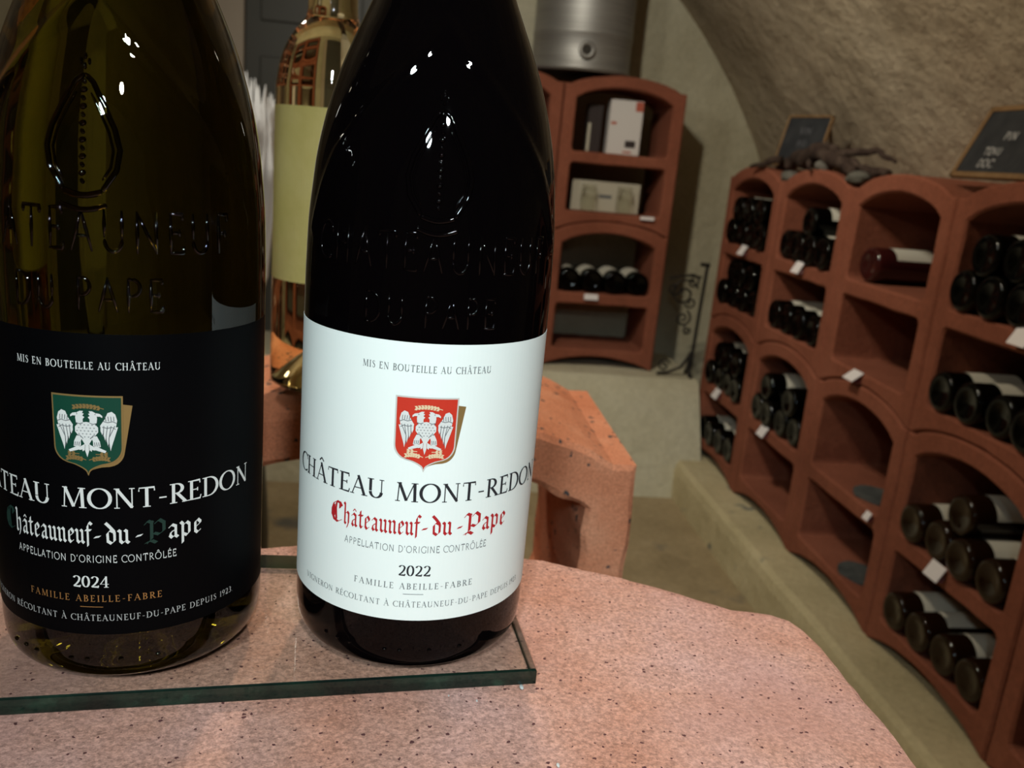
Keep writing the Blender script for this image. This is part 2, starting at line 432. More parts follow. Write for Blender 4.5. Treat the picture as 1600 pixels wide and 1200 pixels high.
# local x of a block runs along world -y, its front (local y=0) faces world -x
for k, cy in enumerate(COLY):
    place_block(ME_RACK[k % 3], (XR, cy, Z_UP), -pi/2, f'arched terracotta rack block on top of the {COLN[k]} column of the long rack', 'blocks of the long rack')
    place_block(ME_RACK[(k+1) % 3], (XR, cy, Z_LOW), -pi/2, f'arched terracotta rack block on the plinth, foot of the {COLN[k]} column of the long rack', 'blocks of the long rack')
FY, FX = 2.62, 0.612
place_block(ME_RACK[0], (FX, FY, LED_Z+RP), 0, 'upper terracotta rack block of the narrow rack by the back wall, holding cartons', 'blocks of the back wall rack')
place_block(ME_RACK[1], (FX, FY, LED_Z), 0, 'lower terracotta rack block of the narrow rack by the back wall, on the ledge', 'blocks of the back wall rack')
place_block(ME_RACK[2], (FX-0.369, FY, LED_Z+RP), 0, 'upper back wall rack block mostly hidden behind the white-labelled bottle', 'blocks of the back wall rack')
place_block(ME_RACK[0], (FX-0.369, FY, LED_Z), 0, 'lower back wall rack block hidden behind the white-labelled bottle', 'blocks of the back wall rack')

# rough block behind the bottles (same kind, nearer, chipped)
BX, BY, BZ = 0.0, 0.600, -0.042-RP
ME_NEAR = rack_block_mesh('wine_rack_block', 0.215, M_BLOCK, jit=0.0035, step=0.006, cham=0.004, seed=9)
place_block(ME_NEAR, (BX, BY, BZ), 0, 'rough orange terracotta rack block standing behind the bottles, clear bottle on it')
bm = boxv(BX, BY+0.11, (BZ+FLOOR_Z)/2, 0.40, 0.25, BZ-FLOOR_Z); bevel(bm, 0.006)
tag(bm_obj('stone_pedestal', bm, M_PLINTH), 'low rendered pedestal under the rough terracotta block', 'pedestal')

# front slab: arch-ended terracotta slab, top at -0.004
SL_T = -0.0066
def slab_mesh():
    hw = 0.178
    L = [(hw, -0.05)]
    y = -0.04
    while y < 0.300: L.append((hw-0.0015*(y/0.3), y)); y += 0.004
    L += [(hw-0.003, 0.308), (hw-0.006, 0.3165), (hw-0.013, 0.3225), (hw-0.022, 0.3245), (hw-0.030, 0.3255)]
    n = 76; x1 = hw-0.034
    for i in range(n+1):
        t = 1-2*i/n; x = x1*t
        L.append((x, 0.3275+0.0515*(1-abs(t)**2.0)))
    L += [(-p_[0], p_[1]) for p_ in reversed(L[:L.index((hw-0.030, 0.3255))+1])]
    L = [(x*1.0117, y*1.0117) for x, y in L]
    n = len(L)
    def rough(k, x, y, lay):
        q = Vector((x*40, y*40, lay*2.3)); a = noise.noise(q)*0.0016+noise.noise(q*3)*0.0012
        return a
    vs = []
    bottom = -0.062
    layers = [(0, bottom), (0, -0.045), (0, -0.025), (0, SL_T-0.0045), (0.0012, SL_T-0.0018), (0.003, SL_T-0.0006), (0.0065, SL_T)]
    for li, (ins, z) in enumerate(layers):
        off = offset_loop(L, ins)
        for k, (x, y) in enumerate(off):
            a = rough(k, L[k][0], L[k][1], li*0.35)
            nx, ny = (offset_loop(L, 1.0)[k][0]-L[k][0], offset_loop(L, 1.0)[k][1]-L[k][1]) if False else (0, 0)
            sc_ = 1.0 if li < 5 else 0.6 if li == 5 else 0.2
            r = Vector((x, y-0.2)); r = r.normalized() if r.length else r
            vs.append((x+r.x*a*sc_*1.2, y+r.y*a*sc_*1.2, z+(noise.noise(Vector((x*120, y*120, li)))*0.0006 if 3 <= li <= 5 else 0)))
    fs = []
    for li in range(len(layers)-1):
        for k in range(n):
            k2 = (k+1) % n
            fs.append((li*n+k, li*n+k2, (li+1)*n+k2, (li+1)*n+k))
    fs.append(tuple(reversed(range(n)))); fs.append(tuple((len(layers)-1)*n+k for k in range(n)))
    return vs, fs
v_, f_ = slab_mesh()
tag(mesh_obj('terracotta_slab', v_, f_, M_SLAB), 'pink terracotta slab with rounded far edge, under the glass plate and two bottles', 'slab')
bm = boxv(0, 0.13, (-0.062+FLOOR_Z)/2, 0.30, 0.30, -0.062-FLOOR_Z); bevel(bm, 0.006)
tag(bm_obj('masonry_pedestal', bm, M_PLINTH), 'rendered masonry pedestal carrying the pink terracotta slab', 'pedestal')

# glass plate: front edge from (-0.18,0.242) to (0.054,0.269), right edge back to (0.0505,0.318)
def plate():
    A = Vector((0.0545, 0.2685)); B_ = Vector((-0.200, 0.2385)); D = Vector((0.0475, 0.352)); E_ = Vector((-0.205, 0.352))
    L = [B_, A, D, E_]
    Z0, Z1 = SL_T+0.0002, -0.0001
    vs = []; b_ = 0.0006
    cen = (A+B_+D+E_)/4
    for (ins, z) in ((b_, Z0), (0, Z0+b_), (0, Z1-b_), (b_, Z1)):
        for p_ in L:
            d_ = (cen-p_); q = p_+Vector((ins*(1 if d_.x > 0 else -1), ins*(1 if d_.y > 0 else -1)))
            vs.append((q.x, q.y, z))
    fs = []; mi = []
    for l in range(3):
        for k in range(4):
            k2 = (k+1) % 4; fs.append((l*4+k, l*4+k2, (l+1)*4+k2, (l+1)*4+k)); mi.append(1)
    fs.append((3, 2, 1, 0)); mi.append(0); fs.append((12, 13, 14, 15)); mi.append(0)
    return vs, fs, mi
v_, f_, mi_ = plate()
tag(mesh_obj('glass_plate', v_, f_, [M_SHEET, M_EDGE], midx=mi_), 'clear glass plate with dark green cut edge under the two front bottles', 'glass plate')

# ------------------------------------------------------------------ lettering by pen strokes
# each glyph: (advance, [stroke...]); stroke = (points, width, serifs) in cap-height units; width 'v' varies with direction
def arc(cx, cy, rx, ry, a0, a1, n=12):
    return [(cx+rx*cos(radians(a0+(a1-a0)*i/n)), cy+ry*sin(radians(a0+(a1-a0)*i/n))) for i in range(n+1)]
TK, TN = 0.135, 0.05
def S(x, y0=0, y1=1, w_=TK, b=1, t=1): return ([(x, y0), (x, y1)], w_, (b, t))
ROM = {
 'A': (0.80, [([(0.08, 0), (0.41, 1.02)], TN, (1, 0)), ([(0.38, 1.02), (0.72, 0)], TK, (0, 1)), ([(0.2, 0.36), (0.6, 0.36)], TN, (0, 0))]),
 'B': (0.66, [S(0.16), (arc(0.26, 0.76, 0.25, 0.22, 90, -90), 'v', 0), (arc(0.26, 0.28, 0.31, 0.26, 90, -90), 'v', 0), ([(0.12, 0.98), (0.3, 0.98)], TN, 0), ([(0.12, 0.52), (0.3, 0.53)], TN, 0), ([(0.12, 0.02), (0.3, 0.02)], TN, 0)]),
 'C': (0.80, [(arc(0.52, 0.5, 0.44, 0.49, 48, 312, 22), 'v', 0), ([(0.81, 0.70), (0.81, 0.95)], TN, 0)]),
 'D': (0.84, [S(0.16), (arc(0.32, 0.5, 0.44, 0.48, 90, -90, 18), 'v', 0), ([(0.12, 0.98), (0.34, 0.98)], TN, 0), ([(0.12, 0.02), (0.34, 0.02)], TN, 0)]),
 'E': (0.62, [S(0.16), ([(0.12, 0.975), (0.54, 0.975), (0.55, 0.82)], TN, 0), ([(0.16, 0.52), (0.44, 0.52)], TN, 0), ([(0.44, 0.43), (0.44, 0.61)], TN, 0), ([(0.12, 0.025), (0.56, 0.025), (0.60, 0.20)], TN, 0)]),
 'F': (0.58, [S(0.16), ([(0.12, 0.975), (0.52, 0.975), (0.53, 0.80)], TN, 0), ([(0.16, 0.50), (0.42, 0.50)], TN, 0), ([(0.42, 0.41), (0.42, 0.59)], TN, 0)]),
 'G': (0.84, [(arc(0.52, 0.5, 0.44, 0.49, 48, 318, 22), 'v', 0), ([(0.81, 0.70), (0.81, 0.95)], TN, 0), ([(0.80, 0.08), (0.80, 0.44)], TK, (0, 1))]),
 'H': (0.88, [S(0.16), S(0.70), ([(0.16, 0.51), (0.70, 0.51)], TN, 0)]),
 'I': (0.34, [S(0.17)]),
 'L': (0.60, [S(0.16), ([(0.12, 0.025), (0.54, 0.025), (0.58, 0.22)], TN, 0)]),
 'M': (1.06, [([(0.13, 0), (0.18, 1)], TN, (1, 1)), ([(0.18, 1), (0.53, 0.05)], TK, 0), ([(0.53, 0.05), (0.86, 1)], TN, 0), ([(0.88, 1), (0.91, 0)], TK, (1, 1))]),
 'N': (0.90, [([(0.15, 0), (0.15, 1)], TN, (1, 1)), ([(0.15, 0.97), (0.74, 0.03)], TK, 0), ([(0.74, 0), (0.74, 1)], TN, (0, 1))]),
 'O': (0.96, [(arc(0.48, 0.5, 0.42, 0.49, 0, 360, 30), 'v', 0)]),
 'P': (0.64, [S(0.16), (arc(0.28, 0.73, 0.28, 0.25, 90, -90), 'v', 0), ([(0.12, 0.98), (0.3, 0.98)], TN, 0), ([(0.16, 0.48), (0.3, 0.48)], TN, 0)]),
 'R': (0.74, [S(0.16), (arc(0.28, 0.74, 0.26, 0.24, 90, -90), 'v', 0), ([(0.12, 0.98), (0.3, 0.98)], TN, 0), ([(0.16, 0.50), (0.3, 0.50)], TN, 0), ([(0.32, 0.50), (0.68, 0.02)], TK, (0, 1))]),
 'S': (0.60, [([(0.48, 0.80), (0.46, 0.90), (0.36, 0.97), (0.25, 0.97), (0.14, 0.88), (0.12, 0.76), (0.20, 0.64), (0.34, 0.53), (0.46, 0.41), (0.50, 0.27), (0.44, 0.10), (0.30, 0.02), (0.17, 0.04), (0.10, 0.14), (0.08, 0.26)], 's', 0)]),
 'T': (0.74, [S(0.37, t=0), ([(0.06, 0.80), (0.07, 0.97), (0.67, 0.97), (0.68, 0.80)], TN, 0)]),
 'U': (0.86, [([(0.16, 1), (0.16, 0.35)], TK, (1, 0)), (arc(0.425, 0.32, 0.265, 0.30, 180, 360), 'v', 0), ([(0.69, 0.32), (0.69, 1)], TN, (0, 1))]),
 'V': (0.78, [([(0.08, 1), (0.40, 0)], TK, (1, 0)), ([(0.40, 0), (0.70, 1)], TN, (0, 1))]),
 '0': (0.56, [(arc(0.28, 0.5, 0.21, 0.48, 0, 360, 24), 'v', 0)]),
 '1': (0.34, [S(0.17, y1=0.98, t=0), ([(0.04, 0.84), (0.17, 0.97)], TN, 0)]),
 '2': (0.56, [(arc(0.27, 0.74, 0.19, 0.23, 165, -10, 12)+[(0.40, 0.50), (0.25, 0.26), (0.07, 0.06)], 'v', 0), ([(0.06, 0.05), (0.48, 0.05), (0.51, 0.18)], 0.09, 0)]),
 '3': (0.50, [(arc(0.22, 0.75, 0.18, 0.22, 140, -90, 12), 'v', 0), (arc(0.22, 0.27, 0.22, 0.26, 90, -150, 12), 'v', 0)]),
 '4': (0.60, [S(0.40, y1=1.0, t=0), ([(0.40, 0.98), (0.04, 0.30), (0.56, 0.30)], TN, 0)]),
 '9': (0.52, [(arc(0.26, 0.70, 0.20, 0.27, 0, 360, 20), 'v', 0), ([(0.46, 0.70), (0.42, 0.35), (0.30, 0.10), (0.14, 0.0)], TN, 0)]),
 '-': (0.46, [([(0.08, 0.40), (0.38, 0.40)], 0.07, 0)]),
 "'": (0.24, [([(0.12, 1.0), (0.10, 0.74)], 0.08, 0)]),
 '.': (0.24, [([(0.10, 0.03), (0.16, 0.03)], 0.10, 0)]),
 ' ': (0.36, []),
}
ACC = {'Â': ('A', '^'), 'É': ('E', "´"), 'À': ('A', '`'), 'Ô': ('O', '^'), 'â': ('a', '^')}
def m_(x): return [(x-.12, .93), (x, .84), (x, .16), (x+.12, .06)]
BLK = {
 'n': (0.80, [m_(.16), [(.20, .78), (.42, .95), (.56, .84), (.56, .16), (.68, .06)]]),
 'u': (0.80, [[(.04, .93), (.16, .84), (.16, .20), (.30, .06), (.52, .24)], m_(.56)]),
 'h': (0.78, [[(.06, 1.55), (.16, 1.45), (.16, .16), (.27, .06)], [(.20, .78), (.42, .95), (.56, .82), (.56, .15), (.42, -.18)]]),
 'e': (0.66, [[(.16, .82), (.16, .20), (.31, .05), (.50, .20)], [(.16, .82), (.34, .96), (.50, .78), (.50, .68), (.20, .46)]]),
 'a': (0.76, [[(.10, .78), (.28, .95), (.50, .82), (.50, .16), (.62, .06)], [(.50, .58), (.22, .45), (.15, .22), (.28, .06), (.50, .22)]]),
 't': (0.54, [[(.20, 1.22), (.20, .20), (.33, .05), (.46, .18)], [(.02, .93), (.42, .93)]]),
 'f': (0.54, [[(.18, -.12), (.18, 1.22), (.32, 1.45), (.50, 1.32)], [(.02, .93), (.42, .93)]]),
 'd': (0.78, [[(.06, 1.42), (.30, 1.18), (.56, .86), (.60, .70), (.60, .22), (.40, .05), (.18, .20), (.16, .74), (.34, .94), (.52, .84)]]),
 'p': (0.80, [[(.04, 1.02), (.16, .88), (.16, -.42)], [(.20, .78), (.42, .96), (.58, .80), (.58, .20), (.42, .05), (.20, .18)]]),
 'C': (1.04, [[(.92, 1.22), (.78, 1.42), (.52, 1.48), (.26, 1.28), (.14, .92), (.14, .50), (.32, .14), (.62, .02), (.92, .22)], [(.50, 1.40), (.44, .9), (.50, .16)], [(.78, 1.45), (.78, 1.05)], [(.30, 1.15), (.30, .35)]]),
 'P': (1.00, [[(.30, 1.36), (.30, .18), (.10, -.10)], [(-.02, 1.20), (.14, 1.42), (.34, 1.28)], [(.46, 1.22), (.66, 1.44), (.88, 1.22), (.88, .66), (.64, .44), (.42, .56)], [(.02, -.06), (.30, .06), (.50, -.10)]]),
 '-': (0.56, [[(.12, .46), (.44, .52)]]),
 ' ': (0.2, []),
}
def rib(p0, p1, w0, w1):
    d_ = Vector((p1[0]-p0[0], p1[1]-p0[1]))
    if d_.length < 1e-9: return None
    d_.normalize(); n = Vector((-d_.y, d_.x))
    return [(p0[0]-n.x*w0/2, p0[1]-n.y*w0/2), (p1[0]-n.x*w1/2, p1[1]-n.y*w1/2), (p1[0]+n.x*w1/2, p1[1]+n.y*w1/2), (p0[0]+n.x*w0/2, p0[1]+n.y*w0/2)]
def stroke_polys(pts, wd, ser, mono=None, k=1.0, slab=True):
    """polygons of one roman stroke"""
    out = []; n = len(pts)
    def wid(i):
        if mono: return mono
        if wd in ('v', 's'):
            a = pts[max(0, i-1)]; b_ = pts[min(n-1, i+1)]
            dx, dy = b_[0]-a[0], b_[1]-a[1]; L = math.hypot(dx, dy) or 1
            if wd == 'v': return k*(TN+(TK*1.1-TN)*abs(dy/L)**1.4)
            t = i/(n-1); return k*(TN+(TK*1.15-TN)*max(0, 1-abs(t-0.5)*3.2))
        return wd*k
    # mitred joints: build a strip
    left, right = [], []
    for i in range(n):
        a = Vector(pts[max(0, i-1)]); b_ = Vector(pts[min(n-1, i+1)]); d_ = (b_-a).normalized(); nn = Vector((-d_.y, d_.x))
        p_ = Vector(pts[i]); w_ = wid(i)/2
        if 0 < i < n-1:
            e = (Vector(pts[i+1])-p_).normalized(); c_ = max(0.5, abs(e.dot(d_))); w_ /= c_
        left.append((p_-nn*w_)[:]); right.append((p_+nn*w_)[:])
    for i in range(n-1): out.append([left[i], left[i+1], right[i+1], right[i]])
    if ser and not mono and slab:
        for end, s in ((0, ser[0]), (-1, ser[1])):
            if s:
                x, y = pts[end]; hw = (wd/2*k+0.085)
                yy = 0.022 if y < 0.5 else 0.978
                out.append([(x-hw, yy-0.022), (x+hw, yy-0.022), (x+hw, yy+0.022), (x-hw, yy+0.022)])
    return out
def text_polys(s, cap, font='rom', spacing=0.0, mono=None, k=1.0, width=None):
    """polygons of a line; x centred on 0, baseline 0; scaled so that its width is `width` when given"""
    polys = []; x = 0
    G = BLK if font == 'blk' else ROM
    for ch in s:
        base, acc = ACC.get(ch, (ch, None))
        adv, st = G[base]
        P = []
        if font == 'blk':
            nib = Vector((cos(radians(42)), sin(radians(42))))*0.21
            thn = Vector((-nib.y, nib.x))*0.10
            for pts in st:
                for i in range(len(pts)-1):
                    a = Vector(pts[i]); b_ = Vector(pts[i+1]); d_ = (b_-a).normalized()
                    cr = abs(d_.x*nib.y-d_.y*nib.x)/nib.length
                    if cr < 0.25:
                        P.append([tuple(q) for q in (a-thn-d_*.05, b_-thn+d_*.05, b_+thn+d_*.05, a+thn-d_*.05)])
                    else:
                        a2, b2 = a-d_*0.02, b_+d_*0.02
                        P.append([tuple(q) for q in (a2-nib/2, b2-nib/2, b2+nib/2, a2+nib/2)])
        else:
            for pts, wd, ser in st: P += stroke_polys(pts, wd, ser, mono, k)
        if acc:
            cx, t0 = (adv*0.5, 1.12)
            if acc == '^':
                for a, b_ in (((cx-.16, t0), (cx, t0+.17)), ((cx, t0+.17), (cx+.16, t0))): P.append(rib(a, b_, mono or .07, mono or .07))
            elif acc == "´": P.append(rib((cx-.05, t0-.02), (cx+.12, t0+.16), .05, .09))
            else: P.append(rib((cx-.12, t0+.16), (cx+.05, t0-.02), .09, .05))
        polys += [[(px+x, py) for px, py in q] for q in P]
        x += adv+spacing
    x -= spacing
    sx = (width/x) if width else cap
    return [[((px-x/2)*sx, py*cap) for px, py in q] for q in polys]
def split_poly(q, mx):
    """cut a long quad lengthwise so that it follows the curved label"""
    if len(q) != 4: return [q]
    L = max(abs(q[1][0]-q[0][0]), abs(q[2][0]-q[3][0])); H = max(abs(q[3][0]-q[0][0]), abs(q[2][0]-q[1][0]))
    n = int(max(1, L//mx+1)); m2 = int(max(1, H//mx+1)); out = []
    def bl(u, v):
        return tuple((1-u)*(1-v)*q[0][i]+u*(1-v)*q[1][i]+u*v*q[2][i]+(1-u)*v*q[3][i] for i in (0, 1))
    for a in range(n):
        for b_ in range(m2):
            out.append([bl(a/n, b_/m2), bl((a+1)/n, b_/m2), bl((a+1)/n, (b_+1)/m2), bl(a/n, (b_+1)/m2)])
    return out
def wrap(polys, R, x0, z0, lift, mx=0.0025):
    """flat polygons -> mesh data on a cylinder of radius R round z, x=0 facing -y"""
    vs, fs = [], []
    for q in polys:
        for s in split_poly(q, mx):
            st = len(vs)
            ar = sum(s[i][0]*s[(i+1) % len(s)][1]-s[(i+1) % len(s)][0]*s[i][1] for i in range(len(s)))
            if ar < 0: s = s[::-1]
            for (x, z) in s:
                a = (x+x0)/R; r = R+lift
                vs.append((r*sin(a), -r*cos(a), z+z0))
            fs.append(tuple(range(st, st+len(s))))
    return vs, fs
def print_on(parent, name, polys, R, x0, z0, lift, m, label=None):
    v, f = wrap(polys, R, x0, z0, lift)
    o = mesh_obj(name, v, f, m, parent)
    if label: o['label'] = label
    return o

# ------------------------------------------------------------------ crest: shield with double-headed eagle
def shield_rows(w_, h, n=44, grow=0.0, cols=10):
    """rows of quads filling the shield; top edge at 0, tip at -h"""
    def half(t):
        if t < 0.66: return w_/2*(1-0.03*t)
        if t < 0.87:
            u = (t-0.66)/0.21; return w_/2*(0.98-0.50*(1-sqrt(max(0, 1-u*u))))
        v = (t-0.87)/0.13
        return w_/2*0.48*(1-v)**1.9
    P = []
    ts = [i/n for i in range(n+1)]
    for i in range(n):
        a, b_ = half(ts[i])+grow, half(ts[i+1])+grow
        za, zb = -ts[i]*h, -ts[i+1]*h
        if i == 0: za += grow
        if i == n-1: zb -= grow*1.8; b_ = 0.0001
        for c_ in range(cols):
            u0, u1 = -1+2*c_/cols, -1+2*(c_+1)/cols
            P.append([(b_*u0, zb), (b_*u1, zb), (a*u1, za), (a*u0, za)])
    return P
def turn(P, ang, px, pz):
    c, s_ = cos(ang), sin(ang)
    return [[(px+(x-px)*c-(z-pz)*s_, pz+(x-px)*s_+(z-pz)*c) for x, z in q] for q in P]
def poly_fan(pts):
    cx = sum(p_[0] for p_ in pts)/len(pts); cy = sum(p_[1] for p_ in pts)/len(pts)
    return [[(cx, cy), pts[i], pts[(i+1) % len(pts)]] for i in range(len(pts))]
def eagle(sc_):
    """white shapes and dark lines of the eagle; unit = shield width, origin shield centre"""
    W, Dk, G = [], [], []
    # body, neck-less chest, legs, tail
    W += poly_fan([(-.17, .07), (-.12, .13), (0, .15), (.12, .13), (.17, .07), (.17, 0), (.12, -.06), (.07, -.12), (0, -.24), (-.07, -.12), (-.12, -.06), (-.17, 0)])
    for s in (-1, 1):
        # head and beak
        W += poly_fan([(s*.05, .13), (s*.15, .13), (s*.16, .20), (s*.155, .25), (s*.13, .29), (s*.09, .31), (s*.04, .31), (s*.06, .28), (s*.03, .27), (s*.055, .24), (s*.025, .22), (s*.05, .19)])
        W += poly_fan([(s*.14, .285), (s*.20, .275), (s*.235, .245), (s*.235, .215), (s*.20, .235), (s*.15, .235)])
        # thigh and claw
        W += poly_fan([(s*.06, -.06), (s*.15, -.06), (s*.19, -.14), (s*.20, -.22), (s*.15, -.23), (s*.09, -.21), (s*.09, -.14)])
        W += poly_fan([(s*.10, -.22), (s*.15, -.22), (s*.28, -.28), (s*.26, -.31), (s*.12, -.27)])
        # wing: shoulder
        W += poly_fan([(s*.20, .10), (s*.27, .20), (s*.31, .29), (s*.37, .31), (s*.42, .27), (s*.445, .18), (s*.43, .10), (s*.40, .03), (s*.30, .02), (s*.22, -.02)])
        # flight feathers
        for k in range(5):
            x0 = .205+.052*k; x1 = .215+.038*k; zb = (-.04, -.12, -.20, -.28, -.26)[k]
            if k == 4: x1 = .33
            W += poly_fan([(s*(x0), .08), (s*(x0+.042), .08), (s*(x1+.030+.01*k), (zb+.08)/2), (s*(x1+.012), zb), (s*(x1-.012), (zb+.08)/2)])
            if k: Dk.append([(s*(x0-.004), .10), (s*(x1-.008), (zb+.1)/2), (s*(x1-.012), zb+.06)])
        Dk.append([(s*.24, .17), (s*.31, .15), (s*.38, .165), (s*.435, .14)])
        Dk.append([(s*.23, .08), (s*.30, .065), (s*.37, .08), (s*.42, .05)])
        for k in range(4): Dk.append([(s*(.275+.04*k), .24), (s*(.285+.038*k), .17)])
        Dk.append([(s*.05, .135), (s*.10, .12), (s*.155, .135)])
        Dk.append([(s*.125, .268), (s*.14, .262)])
        Dk.append([(s*.05, -.10), (s*.10, -.05), (s*.14, -.05)])
        for k in range(3): Dk.append([(s*(.11+.03*k), -.15), (s*(.12+.03*k), -.21)])
        # tail side feathers
        for k in (1, 2):
            W += poly_fan([(s*.03, -.18), (s*(.05*k+.03), -.24), (s*(.05*k+.015), -.315+.02*k), (s*(.045*k-.01), -.27)])
    W += poly_fan([(-.025, -.2), (.025, -.2), (.03, -.28), (0, -.38), (-.03, -.28)])
    for r in range(5):
        for c_ in range(6):
            x = -.14+.056*c_+(.028 if r % 2 else 0); z = .11-.045*r
            if abs(x) < .15-.02*max(0, r-2): Dk.append([(x-.008, z), (x, z-.006), (x+.010, z)])
    # laurel branches, gold
    def sprig(x0, x1, z, bow, n):
        st = []
        for i in range(n+1):
            t = i/n; st.append((x0+(x1-x0)*t, z+bow*4*t*(1-t)))
        for i in range(n):
            G.extend([rib(st[i], st[i+1], .012, .012)])
        for i in range(1, n):
            for s in (-1, 1):
                x, zz = st[i]; d_ = 1 if x1 > x0 else -1
                G.append([(x, zz), (x+d_*.020, zz+s*.036), (x+d_*.062, zz+s*.030), (x+d_*.036, zz)])
    sprig(.26, -.20, .345, .035, 9)
    sprig(.02, .32, -.425, .03, 7); sprig(-.02, -.32, -.425, .03, 7)
    sprig(-.12, -.30, -.335, .0, 3); sprig(.12, .30, -.335, .0, 3)
    sc2 = lambda P: [[(x*sc_, z*sc_*1.10) for x, z in q] for q in P]
    D2 = []
    for L in Dk:
        for i in range(len(L)-1): D2.append(rib(L[i], L[i+1], .010, .010))
    return sc2(W), sc2(D2), sc2(G)
def crest(label_obj, R, x0, ztop, w_, h, mfield, mrim):
    zc = ztop-h*0.450
    a = print_on(label_obj, 'crest_shadow_shield', turn([[(x, z-0.045*h) for x, z in q] for q in shield_rows(w_*0.95, h*0.955)], -0.150, 0, -h), R, x0, ztop, 0.00012, M_GOLD, 'gold shield behind the crest')
    print_on(label_obj, 'crest_rim', shield_rows(w_, h, grow=0.00030), R, x0, ztop, 0.00026, mrim)
    print_on(label_obj, 'crest_field', shield_rows(w_-0.0004, h-0.0006), R, x0, ztop-0.0002, 0.00040, mfield)
    W, D2, G = eagle(w_*0.97)
    print_on(label_obj, 'crest_branches', G, R, x0, zc, 0.00052, M_GOLD if mrim is M_GOLD else plain('pale gold', (0.72, 0.56, 0.36), 0.45))
    print_on(label_obj, 'crest_eagle', W, R, x0, zc, 0.00062, M_INKWHITE, 'white double-headed eagle')
    print_on(label_obj, 'crest_lines', D2, R, x0, zc, 0.00072, M_INKGREY)

# ------------------------------------------------------------------ the two front bottles
RB = 0.0426
PROF = [(0.0, 0.010), (0.012, 0.0085), (0.022, 0.004), (0.029, 0.0008), (0.0345, 0.0), (0.0375, 0.0006), (0.0402, 0.0026), (0.0418, 0.0060), (RB-0.0002, 0.0105), (RB, 0.018),
        (RB, 0.05), (RB, 0.09), (RB, 0.125), (RB-0.0002, 0.138), (0.0420, 0.150), (0.0411, 0.160), (0.0400, 0.170), (0.0381, 0.180), (0.0355, 0.190),
        (0.0326, 0.199), (0.0290, 0.208), (0.0250, 0.217), (0.0212, 0.226), (0.0184, 0.236), (0.0166, 0.248), (0.0156, 0.262), (0.0150, 0.285),
        (0.0148, 0.296), (0.0162, 0.2975), (0.0165, 0.300), (0.0165, 0.305), (0.0150, 0.307), (0.0148, 0.311), (0.0, 0.3112)]
def prof_r(z):
    P = [p_ for p_ in PROF[4:]]
    for i in range(len(P)-1):
        if P[i][1] <= z <= P[i+1][1]:
            t = (z-P[i][1])/max(1e-9, P[i+1][1]-P[i][1]); return P[i][0]+(P[i+1][0]-P[i][0])*t
    return RB
def smooth_prof(P, n=4):
    """Catmull-Rom resampling of a lathe profile"""
    out = []
    for i in range(len(P)-1):
        p0 = P[max(0, i-1)]; p1 = P[i]; p2 = P[i+1]; p3 = P[min(len(P)-1, i+2)]
        for j in range(n):
            t = j/n
            q = [0.5*((2*p1[k])+(-p0[k]+p2[k])*t+(2*p0[k]-5*p1[k]+4*p2[k]-p3[k])*t*t+(-p0[k]+3*p1[k]-3*p2[k]+p3[k])*t**3) for k in (0, 1)]
            out.append((max(0.00005, q[0]), q[1]))
    out.append((max(0.00005, P[-1][0]), P[-1][1]))
    return out
def on_bottle(th, z, lift):
    r = prof_r(z)+lift; return (r*sin(th), -r*cos(th), z)
def emb_path(pts, rad, lift=0.0, n_sub=4, sides=8):
    """raised bead following the glass; pts in (angle rad, z)"""
    P = []
    for i in range(len(pts)-1):
        for j in range(n_sub):
            t = j/n_sub; P.append((pts[i][0]+(pts[i+1][0]-pts[i][0])*t, pts[i][1]+(pts[i+1][1]-pts[i][1])*t))
    P.append(pts[-1])
    path = [on_bottle(a, z, lift) for a, z in P]
    rads = [rad*0.5]+[rad]*(len(path)-2)+[rad*0.5]
    return tube(path, rad, sides, rads)
def emboss_text(s, z0, cap, half_ang, rad):
    parts = []; x = 0; adv_t = sum(ROM[c_][0]+0.14 for c_ in s)
    for ch in s:
        adv, st = ROM[ch]
        for pts, wd, ser in st:
            L = [(((x+px)/adv_t*2-1)*half_ang, z0+py*cap) for px, py in pts]
            parts.append(emb_path(L, rad, -rad*0.25, 2 if len(L) < 6 else 1, 6))
        x += adv+0.14
    return merge(parts)
RIDGE = [(.0, .2105), (.10, .2070), (.22, .2020), (.36, .1965), (.54, .189), (.74, .180), (.92, .171), (1.06, .160), (1.16, .147)]
